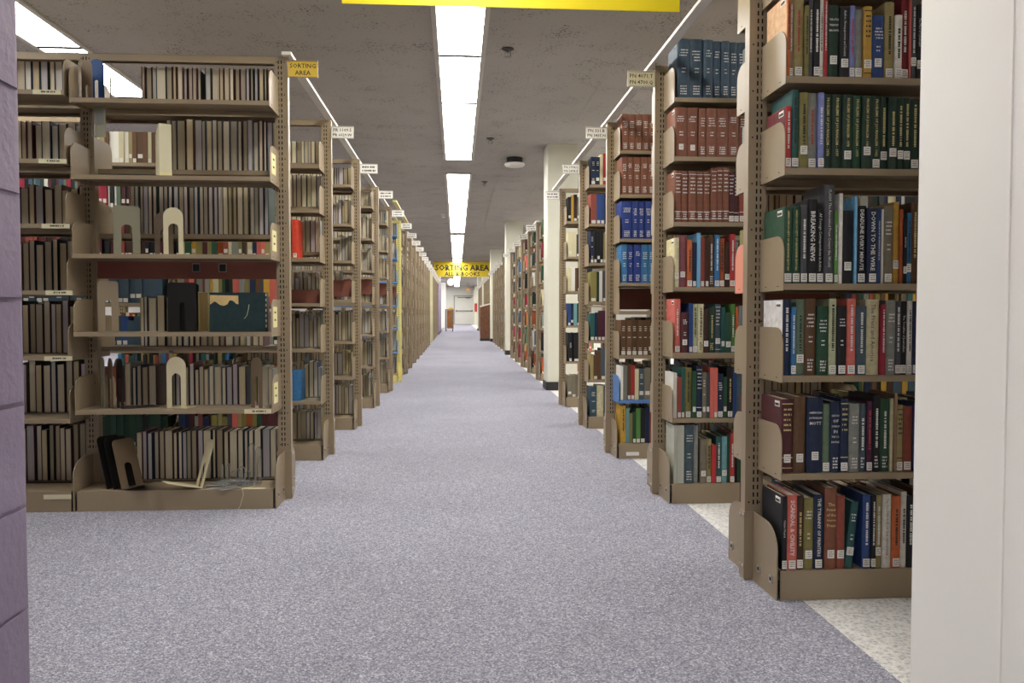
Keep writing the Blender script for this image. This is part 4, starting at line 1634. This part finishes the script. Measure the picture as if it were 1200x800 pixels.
# ---------------------------------------------------------------- far end of the aisle
t = empty('catalogue_kiosk', (.965, 26.2, 0))
tag(t, 'dark brown wooden kiosk with slanted top, right side far down the aisle', 'kiosk')
MB().prism([(-.215, .08), (.215, .08), (.215, 1.19), (-.215, 1.07)], -.24, .24, 'y').build('body', M['wood'], parent=t)
MB().box(-.22, .22, -.25, .25, 0, .08).build('plinth', M['black'], parent=t)
MB().prism([(-.215, 1.072), (.10, 1.160), (.10, 1.20), (-.215, 1.125)], -.2, .2, 'y').build('paper_tray', M['white_steel'], parent=t)
t = empty('book_cart', (-.335, 39.7, 0))
tag(t, 'orange-brown wooden cart on casters, left side far down the aisle', 'cart')
MB().box(-.13, .14, -.2, .2, .14, 1.02).build('panel', M['wood_light'], parent=t)
for xx in (-.185, .165):
    MB().box(xx - .03, xx + .03, -.22, .22, .12, 1.06).build('side_frame', M['steel_grey'], parent=t)
MB().box(-.215, .195, -.22, .22, 1.03, 1.06).build('top', M['wood_light'], parent=t)
for xx in (-.17, .15):
    for yy in (-.17, .17):
        MB().cyl((xx - .02, yy, .06), .06, .04, 'x', 14).build('caster', M['black'], parent=t)
for xx in (-.17, .15):
    for yy in (-.17, .17):
        MB().box(xx - .01, xx + .01, yy - .01, yy + .01, .06, .14).build('caster_fork', M['steel_grey'], parent=t)
t = empty('paper_stack', (-.27, 39.62, 1.0605))
tag(t, 'small yellow paper pile on top of the wooden cart', 'paper')
MB().box(-.11, .11, -.1, .1, 0, .06).build('slips', M['yellow_card'], parent=t)
MB().box(-.08, .07, -.09, .08, .06, .10).build('top_slips', M['yellow_note'], parent=t)
t = empty('wall_clock', (-.26, 37.0, 2.27))
tag(t, 'round white clock jutting from the far purple wall', 'clock')
MB().cyl((0, -.03, 0), .17, .06, 'y', 32).build('case', M['trim'], parent=t)
MB().cyl((0, -.034, 0), .155, .004, 'y', 32).build('dial', M['paper'], parent=t)
mb = MB()
for k in range(12):
    a = k * PI / 6
    mb.box(.13 * math.sin(a) - .006, .13 * math.sin(a) + .006, -.036, -.034, .13 * math.cos(a) - .01, .13 * math.cos(a) + .01)
mb.build('hour_marks', M['ink'], parent=t)
MB().box(-.005, .005, -.038, -.036, -.01, .11).build('minute_hand', M['ink'], parent=t)
MB().box(-.08, .01, -.037, -.035, -.006, .006).build('hour_hand', M['ink'], parent=t)
MB().box(-.46, -.16, -.012, .012, -.012, .012).build('bracket_arm', M['steel_grey'], parent=t)
t = empty('extinguisher_box', (1.42, 60.0, .95))
tag(t, 'red fire extinguisher box on the white post by the end door', 'extinguisher')
MB().box(-.10, .10, -.11, 0, 0, .62).build('case', M['red_box'], parent=t)
MB().box(-.07, .07, -.115, -.11, .05, .55).build('door_panel', M['red_box'], parent=t)
c = slab('column_end', 1.28, 1.7, 60.0, 62.4, 0, H, M['cream_col'])
t = empty('exit_sign', (.78, 54.0, 2.34))
tag(t, 'small amber box sign near the ceiling at the aisle end', 'sign')
MB().box(-.12, .12, -.03, .03, 0, .16).build('case', M['amber'], parent=t)
MB().box(-.01, .01, -.01, .01, .16, H - 2.34).build('stem', M['steel_grey'], parent=t)
